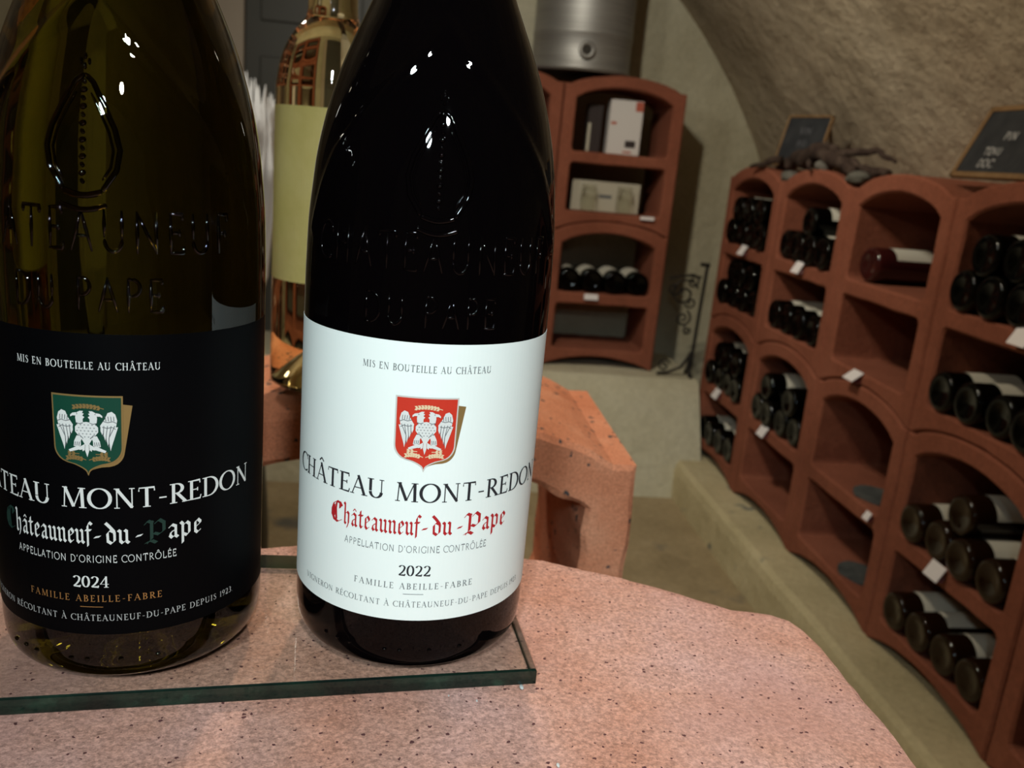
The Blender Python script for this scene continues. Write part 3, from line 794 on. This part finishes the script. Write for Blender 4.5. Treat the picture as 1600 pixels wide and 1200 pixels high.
def front_bottle(name, label, loc, m_glass, m_paper, inks, lab_z, year, dz, dx, rz=0.0):
    t = thing(name, label, 'bottle', loc, (0, 0, rz))
    v, f = lathe(smooth_prof(PROF, 7), 200)
    v2 = []
    for (x, y, z) in v:
        r = math.hypot(x, y)
        if 0.14 < z < 0.225 and r > 0.001:
            a = abs(atan2(x, -y)); best = 1.0
            for k in range(len(RIDGE)-1):
                (a0, z0_), (a1, z1_) = RIDGE[k], RIDGE[k+1]
                ax, az = (a1-a0)*r, z1_-z0_; L2 = ax*ax+az*az
                tt = max(0, min(1, ((a-a0)*r*ax+(z-z0_)*az)/L2))
                best = min(best, math.hypot((a-a0)*r-ax*tt, z-z0_-az*tt))
            g = 0.0009*math.exp(-(best/0.0021)**2)
            x, y = x*(1+g/r), y*(1+g/r)
        v2.append((x, y, z))
    b_ = mesh_obj('bottle_body', v2, f, m_glass, t, smooth=True)
    # embossing
    v, f = emboss_text('CHATEAUNEUF', 0.1385, 0.0118, 1.02, 0.00062); mesh_obj('embossed_lettering', v, f, m_glass, t, smooth=True)
    v, f = emboss_text('DU PAPE', 0.1215, 0.0098, 0.52, 0.00060); mesh_obj('embossed_lettering', v, f, m_glass, t, smooth=True)
    parts = []
    zc = 0.1715
    outl = [(0.0, .0145), (-.0025, .0125), (-.0055, .0070), (-.0085, .0005), (-.0098, -.005), (-.0088, -.0105), (-.0062, -.0145), (-.0050, -.0165)]
    for s in (-1, 1):
        parts.append(emb_path([(s*x/0.041, zc+z) for x, z in outl], 0.0008, 0, 3))
        parts.append(emb_path([(s*x/0.041*0.82, zc-0.001+z*0.85) for x, z in outl[1:-1]], 0.0004, 0, 3))
    parts.append(emb_path([((-.005+.001*k)/0.041, zc-.0165-0.0012*sin(pi*k/10)) for k in range(11)], 0.0009))
    parts.append(emb_path([((-.0062+.00124*k)/0.041, zc-.0200-0.0016*sin(pi*k/10)) for k in range(11)], 0.0008))
    for k in range(13):
        z = zc+.0125-k*.0022
        parts.append(emb_path([(-.0004/0.041, z+.0006), (.0004/0.041, z-.0006)], 0.0010 if k % 2 else 0.0006))
    for (x, z) in ((0, .0165), (-.0012, .0178), (.0012, .0178), (0, .0192)):
        parts.append(emb_path([((x-.0004)/0.041, zc+z), ((x+.0004)/0.041, zc+z)], 0.0009))
    v, f = merge(parts); mesh_obj('embossed_tiara', v, f, m_glass, t, smooth=True)
    v, f = merge([emb_path([(a-.018, .0095), (a+.018, .0095)], 0.0007) for a in (-.75, -.62, -.5, -.2, -.08, .16, .42)]); mesh_obj('embossed_mark', v, f, m_glass, t, smooth=True)
    # paper label
    zb, zt = lab_z; RL = RB+0.00012; HA = 1.62
    vs, fs = [], []; n = 90
    for i in range(n+1):
        a = -HA+2*HA*i/n
        vs += [(RL*sin(a), -RL*cos(a), zb), (RL*sin(a), -RL*cos(a), zt), ((RL-.0001)*sin(a), -(RL-.0001)*cos(a), zt), ((RL-.0001)*sin(a), -(RL-.0001)*cos(a), zb)]
    for i in range(n):
        a = i*4
        fs += [(a, a+4, a+5, a+1), (a+1, a+5, a+6, a+2), (a+3, a+7, a+4, a)]
    vb = []; nb = 60
    for i in range(nb+1):
        a = pi-1.35+2.7*i/nb; vb += [(RL*sin(a), -RL*cos(a), 0.014), (RL*sin(a), -RL*cos(a), 0.095)]
    mesh_obj('added_back_label', vb, [(2*i, 2*i+2, 2*i+3, 2*i+1) for i in range(nb)], m_paper, t)  # unseen paper added behind, sized to darken what the olive glass refracts
    lb = mesh_obj('front_label', vs, fs, m_paper, t, smooth=False)
    fg = lambda nm, pol, z, m, lift=0.00014, x=0.0: print_on(lb, nm, pol, RL, dx+x, z+dz, lift, m)
    fg('lettering', text_polys('MIS EN BOUTEILLE AU CHÂTEAU', .0022, width=.0420, spacing=.16, k=1.0), .1073, inks['top'])
    fg('lettering', text_polys('CHÂTEAU MONT-REDON', .0065, width=.1060, spacing=.05), .0640, inks['name'], x=0.0005)
    blk = text_polys('hâteauneuf', .0049, 'blk', spacing=.02, width=.0268)
    fg('lettering', blk, .0523, inks['blk'], x=-.0124)
    fg('lettering', text_polys('-', .0049, 'blk', width=.0025), .0523, inks['blk'], x=.0024)
    fg('lettering', text_polys('du', .0049, 'blk', spacing=.02, width=.0072), .0523, inks['blk'], x=.0082)
    fg('lettering', text_polys('-', .0049, 'blk', width=.0025), .0523, inks['blk'], x=.0142)
    fg('lettering', text_polys('ape', .0049, 'blk', spacing=.02, width=.0112), .0523, inks['blk'], x=.0280)
    o = fg('initial_letter', text_polys('C', .0049, 'blk', width=.0054), .0523, inks['cap'], x=-.0287)
    if inks['cap'] is M_INKGREEN: o['label'] = 'dark green initial letter'
    o = fg('initial_letter', text_polys('P', .0049, 'blk', width=.0062), .0523, inks['cap'], x=.0190)
    if inks['cap'] is M_INKGREEN: o['label'] = 'dark green initial letter'
    fg('lettering', text_polys("APPELLATION D'ORIGINE CONTRÔLÉE", .0024, width=.0500, spacing=.12, mono=.085), .0461, inks['app'])
    fg('year', text_polys(year, .0038, width=.0108, spacing=.04, k=.95), .0377, inks['name'])
    fg('lettering', text_polys('FAMILLE ABEILLE-FABRE', .0022, width=.0410, spacing=.26, k=.95), .0328, inks['fam'])
    fg('rule', [[(-.0034, -.0001), (.0034, -.0001), (.0034, .0001), (-.0034, .0001)]], .0310, inks['fam'])
    fg('lettering', text_polys('VIGNERON RÉCOLTANT À CHÂTEAUNEUF-DU-PAPE DEPUIS 1923.', .0021, width=.0900, spacing=.16, k=.9), .0262, inks['vig'], x=.001)
    crest(lb, RL, dx+.0006, .0992+dz, .0194, .0240, inks['field'], inks['rim'])
    return t
front_bottle('wine_bottle', 'dark wine bottle with black label and green crest reading 2024, on glass plate', (-0.0892, 0.2979, 0.0001), M_OLIVE, M_BLACKPAPER,
             dict(top=M_INKWHITE, name=M_INKWHITE, blk=M_INKWHITE, cap=M_INKGREEN, app=M_INKWHITE, fam=M_GOLDINK, vig=M_INKGREY if False else plain('soft white ink', (.42, .42, .42), .6), field=M_CREST_GREEN, rim=M_GOLD),
             (0.0185, 0.1150), '2024', -0.0028, -0.0012)
front_bottle('wine_bottle', 'black wine bottle with white label and red crest reading 2022, on glass plate', (0.0088, 0.3058, 0.0001), M_BLACKGLASS, M_WHITE,
             dict(top=M_INKGREY, name=M_INKBLACK, blk=M_INKRED, cap=M_INKRED, app=M_INKGREY, fam=M_INKGREY, vig=M_INKGREY, field=M_CREST_RED, rim=plain('silver rim', (.75, .72, .68), .35, .3)),
             (0.0212, 0.1166), '2022', 0.0, 0.0)

# clear bottle of pale wine behind, on the rough block
CBX, CBY, CBZ = -0.060, 0.664, -0.0078
t = thing('clear_wine_bottle', 'clear bottle of pale golden wine with yellow label, behind the black bottles', 'bottle', (CBX, CBY, CBZ))
CP = [(0.0, 0.030), (0.008, 0.028), (0.018, 0.016), (0.027, 0.003), (0.031, 0.0), (0.0345, 0.0012), (0.0372, 0.005), (0.0380, 0.012), (0.0380, 0.10), (0.0380, 0.205), (0.0372, 0.222),
      (0.0345, 0.236), (0.0300, 0.247), (0.0240, 0.256), (0.0190, 0.262), (0.0172, 0.270), (0.0170, 0.29), (0.0166, 0.33), (0.0185, 0.332), (0.0185, 0.338), (0.016, 0.340), (0.0, 0.3402)]
v, f = lathe(smooth_prof(CP, 4), 96); mesh_obj('bottle_body', v, f, M_GOLDGLASS, t, smooth=True)
vs, fs = [], []
for i in range(61):
    a = -1.9+3.8*i/60; r = 0.03815
    vs += [(r*sin(a), -r*cos(a), 0.082), (r*sin(a), -r*cos(a), 0.203)]
for i in range(60): fs.append((2*i, 2*i+2, 2*i+3, 2*i+1))
o = mesh_obj('front_label', vs, fs, M_YELLOW, t); o['label'] = 'plain yellow paper label'
v, f = lathe([(0.0155, 0.3405), (0.0155, 0.352), (0.0148, 0.354), (0.0001, 0.354)], 32); mesh_obj('cork', v, f, M_WOOD, t, smooth=True)

# ------------------------------------------------------------------ bottles lying in the racks
RR = 0.0358
RPROF = [(0.0, 0.006), (0.010, 0.005), (0.020, 0.002), (0.0275, 0.0), (0.0315, 0.0008), (0.0345, 0.0035), (RR, 0.009), (RR, 0.03), (RR, 0.15), (0.0345, 0.168), (0.029, 0.186),
         (0.020, 0.205), (0.0155, 0.220), (0.0145, 0.262), (0.0155, 0.264), (0.0155, 0.270), (0.0, 0.2705)]
RPROF = [(max(r, 0.0001), z) for r, z in RPROF]
v, f = lathe(RPROF, 28, False)
ME = {}
for key, mt in (('dark', M_RACKGLASS), ('amber', M_AMBER), ('rose', M_ROSE)):
    me = bpy.data.meshes.new('bottle_body'); me.from_pydata(v, [], f); me.materials.append(mt)
    me.polygons.foreach_set('use_smooth', [True]*len(me.polygons)); ME[key] = me
vs, fs = [], []
for i in range(19):
    a = -1.25+2.5*i/18; r = RR+0.0004
    vs += [(r*sin(a), -r*cos(a), 0.042), (r*sin(a), -r*cos(a), 0.135)]
for i in range(18): fs.append((2*i, 2*i+2, 2*i+3, 2*i+1))
me_lab = bpy.data.meshes.new('label'); me_lab.from_pydata(vs, [], fs); me_lab.materials.append(M_RACKLABEL)
v, f = lathe([(0.0152, 0.222), (0.0152, 0.263), (0.0162, 0.264), (0.0162, 0.2705), (0.0001, 0.2712)], 20, False)
me_cap = bpy.data.meshes.new('capsule'); me_cap.from_pydata(v, [], f); me_cap.materials.append(M_INKBLACK)
me_capr = bpy.data.meshes.new('capsule'); me_capr.from_pydata(v, [], f); me_capr.materials.append(M_PRINTRED)
PROTO = {}
def proto(key):
    t = bpy.data.objects.new('wine_bottle', None); t.empty_display_size = 0.02
    kids = []
    for nm, me in (('bottle_body', ME[key]), ('label', me_lab), ('capsule', me_capr if key == 'rose' else me_cap)):
        kids.append(bpy.data.objects.new(nm, me))
    return t, kids
def lying_bottle(key, pos, axis_rz, roll, label, group):
    """base centre at pos; the axis points (before rz) along +y; label side faces up then rolled"""
    if key not in PROTO: PROTO[key] = proto(key)
    t0, kids0 = PROTO[key]
    t = t0.copy(); C.objects.link(t); t.location = pos
    # local z -> world +y, local -y (label) -> world up
    m = Matrix.Rotation(axis_rz, 4, 'Z') @ Matrix.Rotation(-pi/2, 4, 'X') @ Matrix.Rotation(roll, 4, 'Z')
    t.rotation_euler = m.to_euler()
    for k in kids0:
        c = k.copy(); C.objects.link(c); c.parent = t
    tag(t, label, 'bottle', group); return t
ORD = ['first', 'second', 'third', 'fourth']
CELLZ = {0: Z_UP+0.234, 1: Z_UP+0.058, 2: Z_LOW+0.234, 3: Z_LOW+0.058}
CELLN = ['top', 'second', 'third', 'bottom']
GLZ = {'dark': 'dark wine bottle', 'amber': 'amber wine bottle', 'rose': 'reddish wine bottle'}
COLW = ['leftmost', 'second', 'third', 'fourth']
def fill(col, cell, bottom, top, key='dark'):
    """bottom: how many in the lower row from the left; top: gaps (0-2) that carry one above"""
    cy = COLY[col]; z0 = CELLZ[cell]+RR+0.0012
    grp = f'bottles in the {CELLN[cell]} cell of the {COLW[col]} column'
    pit = 0.0726; x0 = XR-0.006
    for k in range(bottom):
        yy = cy+pit*1.5-pit*k
        lying_bottle(key, (x0+random.uniform(-.004, .008), yy, z0), -pi/2, random.uniform(-.5, .5),
                     f'{GLZ[key]}, {ORD[k]} from left in lower row, {CELLN[cell]} cell of {COLW[col]} long-rack column', grp)
    for n, k in enumerate(top):
        yy = cy+pit*1.0-pit*k
        zz = z0+sqrt((2*RR+0.0006)**2-(pit/2)**2)
        if len(top) == 1: w_ = 'single one lying on the lower row'
        else: w_ = f'{ORD[n]} from left in upper row'
        lying_bottle(key, (x0+random.uniform(-.002, .010), yy, zz), -pi/2, random.uniform(-.4, .4),
                     f'{GLZ[key]}, {w_}, {CELLN[cell]} cell of {COLW[col]} long-rack column', grp)
fill(0, 0, 4, (0, 1, 2)); fill(0, 1, 4, (0, 1, 2)); fill(0, 2, 4, (0, 1, 2)); fill(0, 3, 4, ())
fill(1, 0, 4, (1,)); fill(1, 1, 4, ()); fill(1, 2, 4, (0, 2))
fill(3, 0, 4, (0, 1, 2)); fill(3, 1, 4, ()); fill(3, 2, 4, (1,), 'amber'); fill(3, 3, 4, (), 'amber')
t = lying_bottle('rose', (XR+0.014, COLY[2]+0.088, CELLZ[0]+RR+0.0012), -pi/2+0.10, -0.1, 'lone reddish wine bottle lying in the top cell of the third column', None)
# far rack: third cell
for k in range(4):
    lying_bottle('dark', (FX-0.109+0.0726*k, FY+0.010+0.004*(k % 2), LED_Z+0.234+RR+0.0012), 0.0, random.uniform(-.3, .3),
                 f'dark wine bottle, {ORD[k]} from left, in the arched cell of the back wall rack', 'bottles in the back wall rack')

# ------------------------------------------------------------------ price cards on the shelf edges
def price_card(x, y, z, label, w_=0.040, h=0.030, rz=-pi/2, rx=0.5):
    t = thing('price_card', label, 'price card', (x, y, z), (0, 0, rz), 'price cards on the racks')
    c, s = cos(rx), sin(rx)
    def slab_(nm, wx, hz, th, m, dy, dz):
        bm = boxv(0, 0, 0, wx, th, hz); bevel(bm, th*0.3, 1)
        bmesh.ops.rotate(bm, verts=bm.verts, cent=(0, 0, 0), matrix=Matrix.Rotation(-rx, 3, 'X'))
        bmesh.ops.translate(bm, verts=bm.verts, vec=(0, dy, dz)); bm_obj(nm, bm, m, t)
    slab_('card', w_, h, 0.0012, M_CARD, -0.010, h*0.3)
    slab_('clip', w_*0.9, 0.012, 0.004, M_CLIP, -0.004, -0.001)
for (col, off, cell, lab) in ((0, -.02, 0, 'top shelf edge of the leftmost column'), (1, -.01, 0, 'top shelf edge of the second column'),
                              (3, -.06, 0, 'top shelf edge of the fourth column'), (0, .01, 2, 'third shelf edge of the leftmost column'),
                              (1, .03, 2, 'third shelf edge of the second column'), (3, .01, 2, 'shelf edge between the amber bottles')):
    price_card(XR-0.001, COLY[col]+off, CELLZ[cell]-0.016, f'small white price card on the {lab}')
price_card(XR-0.001, COLY[2]+0.02, CELLZ[1]-0.016, 'small white price card on the second shelf edge of the third column', rx=0.9)
price_card(XR-0.001, COLY[2]-0.13, CELLZ[2]-0.012, 'tiny white price card at the third shelf edge of the third column', 0.020, 0.018)
price_card(FX-0.04, FY-0.001, LED_Z+0.220, 'small white price card under the bottles of the back wall rack', 0.044, 0.018, 0.0, 0.1)
price_card(FX+0.105, FY-0.001, LED_Z+RP+0.052, 'small pale price card beside the glasses of the back wall rack', 0.044, 0.010, 0.0, 0.1)

# leaf-shaped slates lying in two empty cells of column three
def leaf_slate(cx, cy, z, lx, ly, label):
    n = 24; vs, fs = [], []
    for zz in (0, 0.004):
        for i in range(n):
            a = 2*pi*i/n; r = 1-0.22*abs(sin(a))**0.7+0.06*noise.noise(Vector((cos(a)*2, sin(a)*2, cx*9)))
            vs.append((cx+lx*r*cos(a), cy+ly*r*sin(a), z+zz))
    for i in range(n): fs.append((i, (i+1) % n, n+(i+1) % n, n+i))
    fs.append(tuple(reversed(range(n)))); fs.append(tuple(range(n, 2*n)))
    o = mesh_obj('slate_piece', vs, fs, M_SLATESTONE)
    bpy_o = tag(o, label, 'slate', 'flat slates in the empty cells')
    return bpy_o
leaf_slate(XR+0.055, COLY[2]-0.045, CELLZ[2]+0.0006, 0.048, 0.072, 'flat dark slate in the empty arched cell of the third column')
leaf_slate(XR+0.055, COLY[2]-0.045, CELLZ[3]+0.0006, 0.048, 0.072, 'flat dark slate in the bottom cell of the third column')

# ------------------------------------------------------------------ things on top of the long rack
RT = Z_UP+RP+RISE
def chalkboard(label, y0, y1, z0, h, lean, yaw_, m_frame, lines, fw=0.010, group=None, x0=1.0, foot=True):
    wy = y0-y1
    t = thing('chalkboard', label, 'chalkboard', (x0, (y0+y1)/2, z0), (0, 0, -pi/2+yaw_), group)
    R_ = Matrix.Rotation(-lean, 3, 'X')
    def piece(nm, cx, cz, sx, sz, th, m, dy=0.0):
        bm = boxv(cx, dy, cz, sx, th, sz); bevel(bm, 0.001, 1)
        bmesh.ops.rotate(bm, verts=bm.verts, cent=(0, 0, 0), matrix=R_); return bm_obj(nm, bm, m, t)
    b_ = piece('slate_panel', 0, h/2, wy-fw, h-fw, 0.005, M_SLATE)
    piece('frame_rail', 0, fw/2, wy, fw, 0.010, m_frame); piece('frame_rail', 0, h-fw/2, wy, fw, 0.010, m_frame)
    piece('frame_stile', -wy/2+fw/2, h/2, fw, h, 0.010, m_frame); piece('frame_stile', wy/2-fw/2, h/2, fw, h, 0.010, m_frame)
    if foot:
        L = h*cos(lean); D = h*sin(lean)
        for s in (-1, 1):
            v, f = tube([(s*wy*0.38, h*sin(lean)*0.9+0.006, L*0.9), (s*wy*0.38, D+0.045, 0.004)], 0.004, 6); mesh_obj('prop_leg', v, f, m_frame, t)
    # chalk strokes: lines = (x, z, height, text-like strokes)
    for (x, z, cap, s, m) in lines:
        pol = text_polys(s, cap, spacing=.12, mono=.13)
        vs, fs = [], []
        for q in pol:
            st = len(vs)
            for (px, pz) in q:
                c_ = R_ @ Vector((x+px, -0.0031, z+pz)); vs.append(tuple(c_))
            fs.append(tuple(range(st, st+len(q))))
        mesh_obj('chalk_lettering', vs, fs, m, b_)
    return t
RTOPZ = Z_UP+RP
chalkboard('small chalkboard with thin wooden edge leaning back above the second column', 2.31, 2.155, RTOPZ+0.038, 0.135, 0.25, 0.35, M_WOOD,
           [(0, .085, .018, 'VIN', M_CHALKDIM), (0, .055, .014, 'ROUGE', M_CHALKDIM) if False else (0, .055, .014, 'BIO', M_CHALKDIM)], 0.006, x0=0.985)
chalkboard('wooden-framed chalkboard with faint chalk writing above the fourth column', 1.50, 1.18, RTOPZ+0.0335, 0.135, 0.42, 0.0, M_WOOD,
           [(-.045, .078, .013, 'PIN', M_CHALK), (-.055, .048, .014, 'TERR', M_CHALK), (-.070, .024, .014, 'DOC. VP', M_CHALK)] if False else
           [(-.060, .070, .015, 'PIN', M_CHALK), (-.082, .043, .013, 'TENU', M_CHALK), (-.080, .020, .014, 'DOC.', M_CHALK)], 0.010, x0=0.955)
# dry vine roots and stones between the boards
def root_path(pts, r0, r1, label_=None):
    P = []
    for i in range(len(pts)-1):
        for j in range(5):
            t = j/5; q = Vector(pts[i]).lerp(Vector(pts[i+1]), t); q += Vector((noise.noise(q*30), noise.noise(q*30+Vector((5, 0, 0))), noise.noise(q*30+Vector((9, 0, 0)))))*0.010
            P.append(tuple(q))
    P.append(pts[-1]); n = len(P)
    return tube(P, r0, 8, [(r0+(r1-r0)*i/(n-1))*(0.8+0.5*abs(noise.noise(Vector((i*.9, r0*99, 0))))) for i in range(n)])
zt = RTOPZ+0.022
t = thing('vine_stump', 'gnarled dry vine stump lying on the long rack beside the small chalkboard', 'vine stump', (-0.05, 0, 0))
v, f = merge([root_path([(1.04, 2.33, zt), (1.03, 2.22, zt+.035), (1.04, 2.08, zt+.070), (1.03, 1.98, zt+.040), (1.02, 1.86, zt+.022), (1.02, 1.74, zt+.010)], 0.020, 0.010),
              root_path([(1.02, 2.16, zt+.030), (1.0, 2.04, zt+.055), (1.0, 1.93, zt+.03), (1.0, 1.84, zt+.012)], 0.026, 0.012)])
mesh_obj('trunk', v, f, M_BARK, t, smooth=True)
for pts in ([(1.03, 2.10, zt+.05), (.99, 2.05, zt+.03), (.965, 1.99, zt+.01)], [(1.03, 2.0, zt+.05), (1.09, 1.93, zt+.06), (1.10, 1.86, zt+.04)], [(1.0, 2.24, zt+.03), (.97, 2.29, zt+.012), (.96, 2.34, zt+.008)]):
    v, f = root_path(pts, 0.012, 0.005); mesh_obj('branch', v, f, M_BARK, t, smooth=True)
def stone(cx, cy, cz, r, sq, label, m=None):
    bm = bmesh.new(); bmesh.ops.create_icosphere(bm, subdivisions=3, radius=1)
    for v in bm.verts:
        d_ = 1+0.22*noise.noise(v.co*1.6+Vector((cx*50, cy*30, 0))); v.co = Vector((cx+v.co.x*r*d_, cy+v.co.y*r*1.2*d_, cz+v.co.z*r*sq*d_))
    o = bm_obj('stone', bm, m or M_STONE, smooth=True); return tag(o, label, 'stone', 'stones on the long rack')
stone(0.950, 2.165, RTOPZ+0.012, 0.022, 0.75, 'greenish grey stone in the dip between the two leftmost columns')
stone(0.948, 1.985, RTOPZ+0.042, 0.020, 0.8, 'pale stone in front of the vine stump')
stone(0.950, 1.815, RTOPZ+0.020, 0.026, 0.55, 'flat grey stone right of the vine stump in the dip')

# ------------------------------------------------------------------ far rack contents
CZ1 = LED_Z+RP+0.2345; CZ2 = LED_Z+RP+0.0585
t = thing('wine_carton', 'tall white carton with red print standing in the top cell of the back wall rack', 'box', (FX+0.02, FY+0.055, CZ1), (0, 0, -0.06))
bm = boxv(0, 0.03, 0.079, 0.100, 0.06, 0.158); bevel(bm, 0.0015, 1); bm_obj('carton', bm, M_CARTON, t)
def flat_patch(nm, x0, x1, z0, z1, y, m, par):
    return mesh_obj(nm, [(x0, y, z0), (x1, y, z0), (x1, y, z1), (x0, y, z1)], [(0, 1, 2, 3)], m, par)
flat_patch('corner_print', .026, .049, .128, .156, -.0004, M_PRINTRED, t)['label'] = 'red corner print'
flat_patch('picture_print', .004, .036, .022, .042, -.0004, M_PRINTDARK, t)['label'] = 'dark picture print'
flat_patch('text_print', -.044, -.028, .086, .094, -.0004, M_PRINTRED, t); flat_patch('text_print', .000, .026, .006, .011, -.0004, M_PRINTRED, t)
t = thing('gift_bottle', 'dark standing bottle box half hidden left of the white carton', 'box', (FX-0.068, FY+0.075, CZ1))
bm = boxv(0, 0.03, 0.070, 0.045, 0.045, 0.140); bevel(bm, 0.002, 1); bm_obj('carton', bm, M_PRINTDARK, t)
flat_patch('side_print', -.021, -.012, .002, .085, 0.0066, M_CREAM, t)
t = thing('glass_gift_box', 'low cream carton behind two drinking glasses in the second back wall cell', 'box', (FX-0.010, FY+0.075, CZ2))
bm = boxv(0, 0.04, 0.046, 0.215, 0.07, 0.092); bevel(bm, 0.002, 1); bm_obj('carton', bm, M_CREAM, t)
flat_patch('name_print', -.022, .018, .042, .052, .0045, M_INKGREY, t)
for k, dx in enumerate((-0.062, 0.050)):
    t = thing('drinking_glass', ('left' if k == 0 else 'right')+' clear tumbler in front of the cream carton, back wall rack', 'glass', (FX-0.010+dx, FY+0.045, CZ2), group='clear tumblers in the back wall rack')
    v, f = lathe([(0.0001, 0.002), (0.016, 0.001), (0.020, 0.0), (0.0225, 0.003), (0.026, 0.03), (0.026, 0.05), (0.022, 0.082), (0.0205, 0.082), (0.0243, 0.05), (0.0243, 0.03), (0.021, 0.008), (0.0001, 0.006)], 28, False)
    mesh_obj('bowl', v, f, M_CLEAR, t, smooth=True)

# ------------------------------------------------------------------ steel vat on top of the far rack
t = thing('steel_vat', 'brushed stainless steel vat with a tap hole standing on the back wall rack', 'vat', (0.488, 2.745, LED_Z+2*RP+RISE+0.001))
v, f = lathe([(0.0001, 0.004), (0.140, 0.004), (0.142, 0.0), (0.150, 0.0), (0.1505, 0.012), (0.1475, 0.016), (0.1475, 0.10), (0.1490, 0.103), (0.1490, 0.109), (0.1475, 0.112), (0.1475, 0.30), (0.149, 0.303), (0.149, 0.309), (0.1475, 0.312), (0.1475, 0.36), (0.151, 0.363), (0.151, 0.369), (0.14, 0.372), (0.0001, 0.375)], 64, False)
mesh_obj('drum', v, f, M_STEEL, t, smooth=True).data.polygons.foreach_set('use_smooth', [True]*(len(f)))
v, f = lathe([(0.020, 0), (0.024, 0.002), (0.024, 0.010), (0.014, 0.012), (0.013, 0.004), (0.0001, 0.004)], 24, False)
rm = Matrix.Rotation(pi/2, 4, 'X')
o = mesh_obj('tap_socket', [tuple(rm @ Vector(p_)) for p_ in v], f, M_STEEL, t, smooth=True); o.location = (-0.012, -0.1475, 0.055)
v, f = lathe([(0.0135, 0), (0.0135, 0.005), (0.0001, 0.005)], 20, False)
o = mesh_obj('plug', [tuple(rm @ Vector(p_)) for p_ in v], f, M_DARKSTEEL, t, smooth=False); o.location = (-0.012, -0.1500, 0.055)

# ------------------------------------------------------------------ wrought iron stand on the ledge
t = thing('iron_stand', 'black wrought iron scrollwork stand on the ledge between the two racks', 'iron stand', (0.905, 2.575, LED_Z))
def spiral(cx, cz, r0, turns, a0, s=1, n=36):
    return [(cx+r0*(1-0.82*i/n)*cos(a0+s*2*pi*turns*i/n), 0, cz+r0*(1-0.82*i/n)*sin(a0+s*2*pi*turns*i/n)) for i in range(n+1)]
v, f = tube([(0, 0, 0.0), (0.004, 0, 0.18), (0.010, 0, 0.36)], 0.0055, 8); mesh_obj('post', v, f, M_IRON, t)
v, f = tube([(0.016, 0, 0.352), (-0.012, 0, 0.355)], 0.006, 8); mesh_obj('finial', v, f, M_IRON, t)
v, f = tube([(-0.004, 0, 0.315), (-0.05, 0, 0.318), (-0.105, 0, 0.305)], 0.0040, 6); mesh_obj('arm', v, f, M_IRON, t)
for args in ((-.052, .262, .046, 1.4, .4, 1), (-.030, .300, .024, 1.3, 2.5, -1), (-.046, .185, .026, 1.5, 1.2, -1), (-.026, .148, .014, 1.2, 2.0, 1), (-.085, .275, .022, 1.2, 0.3, -1), (-.028, .235, .018, 1.2, 3.4, 1), (-.085, .032, .020, 1.4, .4, 1)):
    v, f = tube(spiral(*args), 0.0034, 6); mesh_obj('scroll', v, f, M_IRON, t)
v, f = merge([tube([(-.002, -.03, .004), (-.008, -.005, .030), (-.004, 0, .08)], 0.006, 6), tube([(0.0, .04, .004), (0, .01, .04), (0, 0, .08)], 0.005, 6), tube([(-.105, 0, .006), (-.07, 0, .012), (-.03, 0, .030), (-.004, 0, .075)], 0.005, 6)])
mesh_obj('foot', v, f, M_IRON, t)

# ------------------------------------------------------------------ white plumes in a tall vase, left background
PX, PY = -0.305, 1.60
t = thing('plume_vase', 'bunch of white feathery plumes in a tall vase, seen between the front bottles', 'vase', (PX, PY, FLOOR_Z))
v, f = lathe(smooth_prof([(0.0001, 0), (0.06, 0), (0.065, 0.01), (0.07, 0.2), (0.055, 0.42), (0.035, 0.55), (0.042, 0.60), (0.038, 0.60), (0.030, 0.55), (0.0001, 0.54)], 3), 40, False); mesh_obj('vase', v, f, M_DARKSTEEL, t, smooth=True)
parts = []
for k in range(240):
    a = random.uniform(0, 2*pi); r = sqrt(random.random())*0.062; h_ = random.uniform(0.95, 1.07)-r*0.8
    x, y = r*cos(a), r*sin(a)
    parts.append(tube([(x*.3, y*.3, 0.56), (x*.9, y*.9, 0.70), (x*1.15, y*1.15, h_*.93), (x*1.2+random.uniform(-.006, .006), y*1.2, h_)], 0.004, 4, [0.0015, 0.008, 0.007, 0.0008]))
v, f = merge(parts); o = mesh_obj('plumes', v, f, M_PLUME, t); o['kind'] = 'stuff'

# ------------------------------------------------------------------ white chips on the slab
def on_slab(px, py):
    dv = Rv*((px-800)/1358)-U2*((py-600)/1358)+Fv; tt = (SL_T-CAM_H)/dv.z
    return Vector((0, 0, CAM_H))+dv*tt
CH = [(0.0520, 0.2545, 0.0016, 'elongated white chip in front of the glass plate corner'), (0.0290, 0.2480, 0.0006, 'white speck left of the elongated chip'),
      (0.0175, 0.2520, 0.0005, 'tiny white speck below the white-labelled bottle'), (0.0530, 0.2110, 0.0010, 'white chip at the near edge of the slab')]
for (px, py, r), lab in zip(((815, 1075, .0014), (745, 1096, .0006), (701, 1088, .0005), (872, 1197, .0010)), [c_[3] for c_ in CH]):
    q = on_slab(px, py)
    bm = bmesh.new(); bmesh.ops.create_icosphere(bm, subdivisions=1, radius=1)
    for v in bm.verts: v.co = Vector((q.x+v.co.x*r*0.6*(1+.3*noise.noise(v.co*3)), q.y+v.co.y*r*1.3, SL_T+0.0002+abs(v.co.z)*r*0.35))
    tag(bm_obj('white_chip', bm, M_INKWHITE), lab, 'chip', 'white chips on the slab')
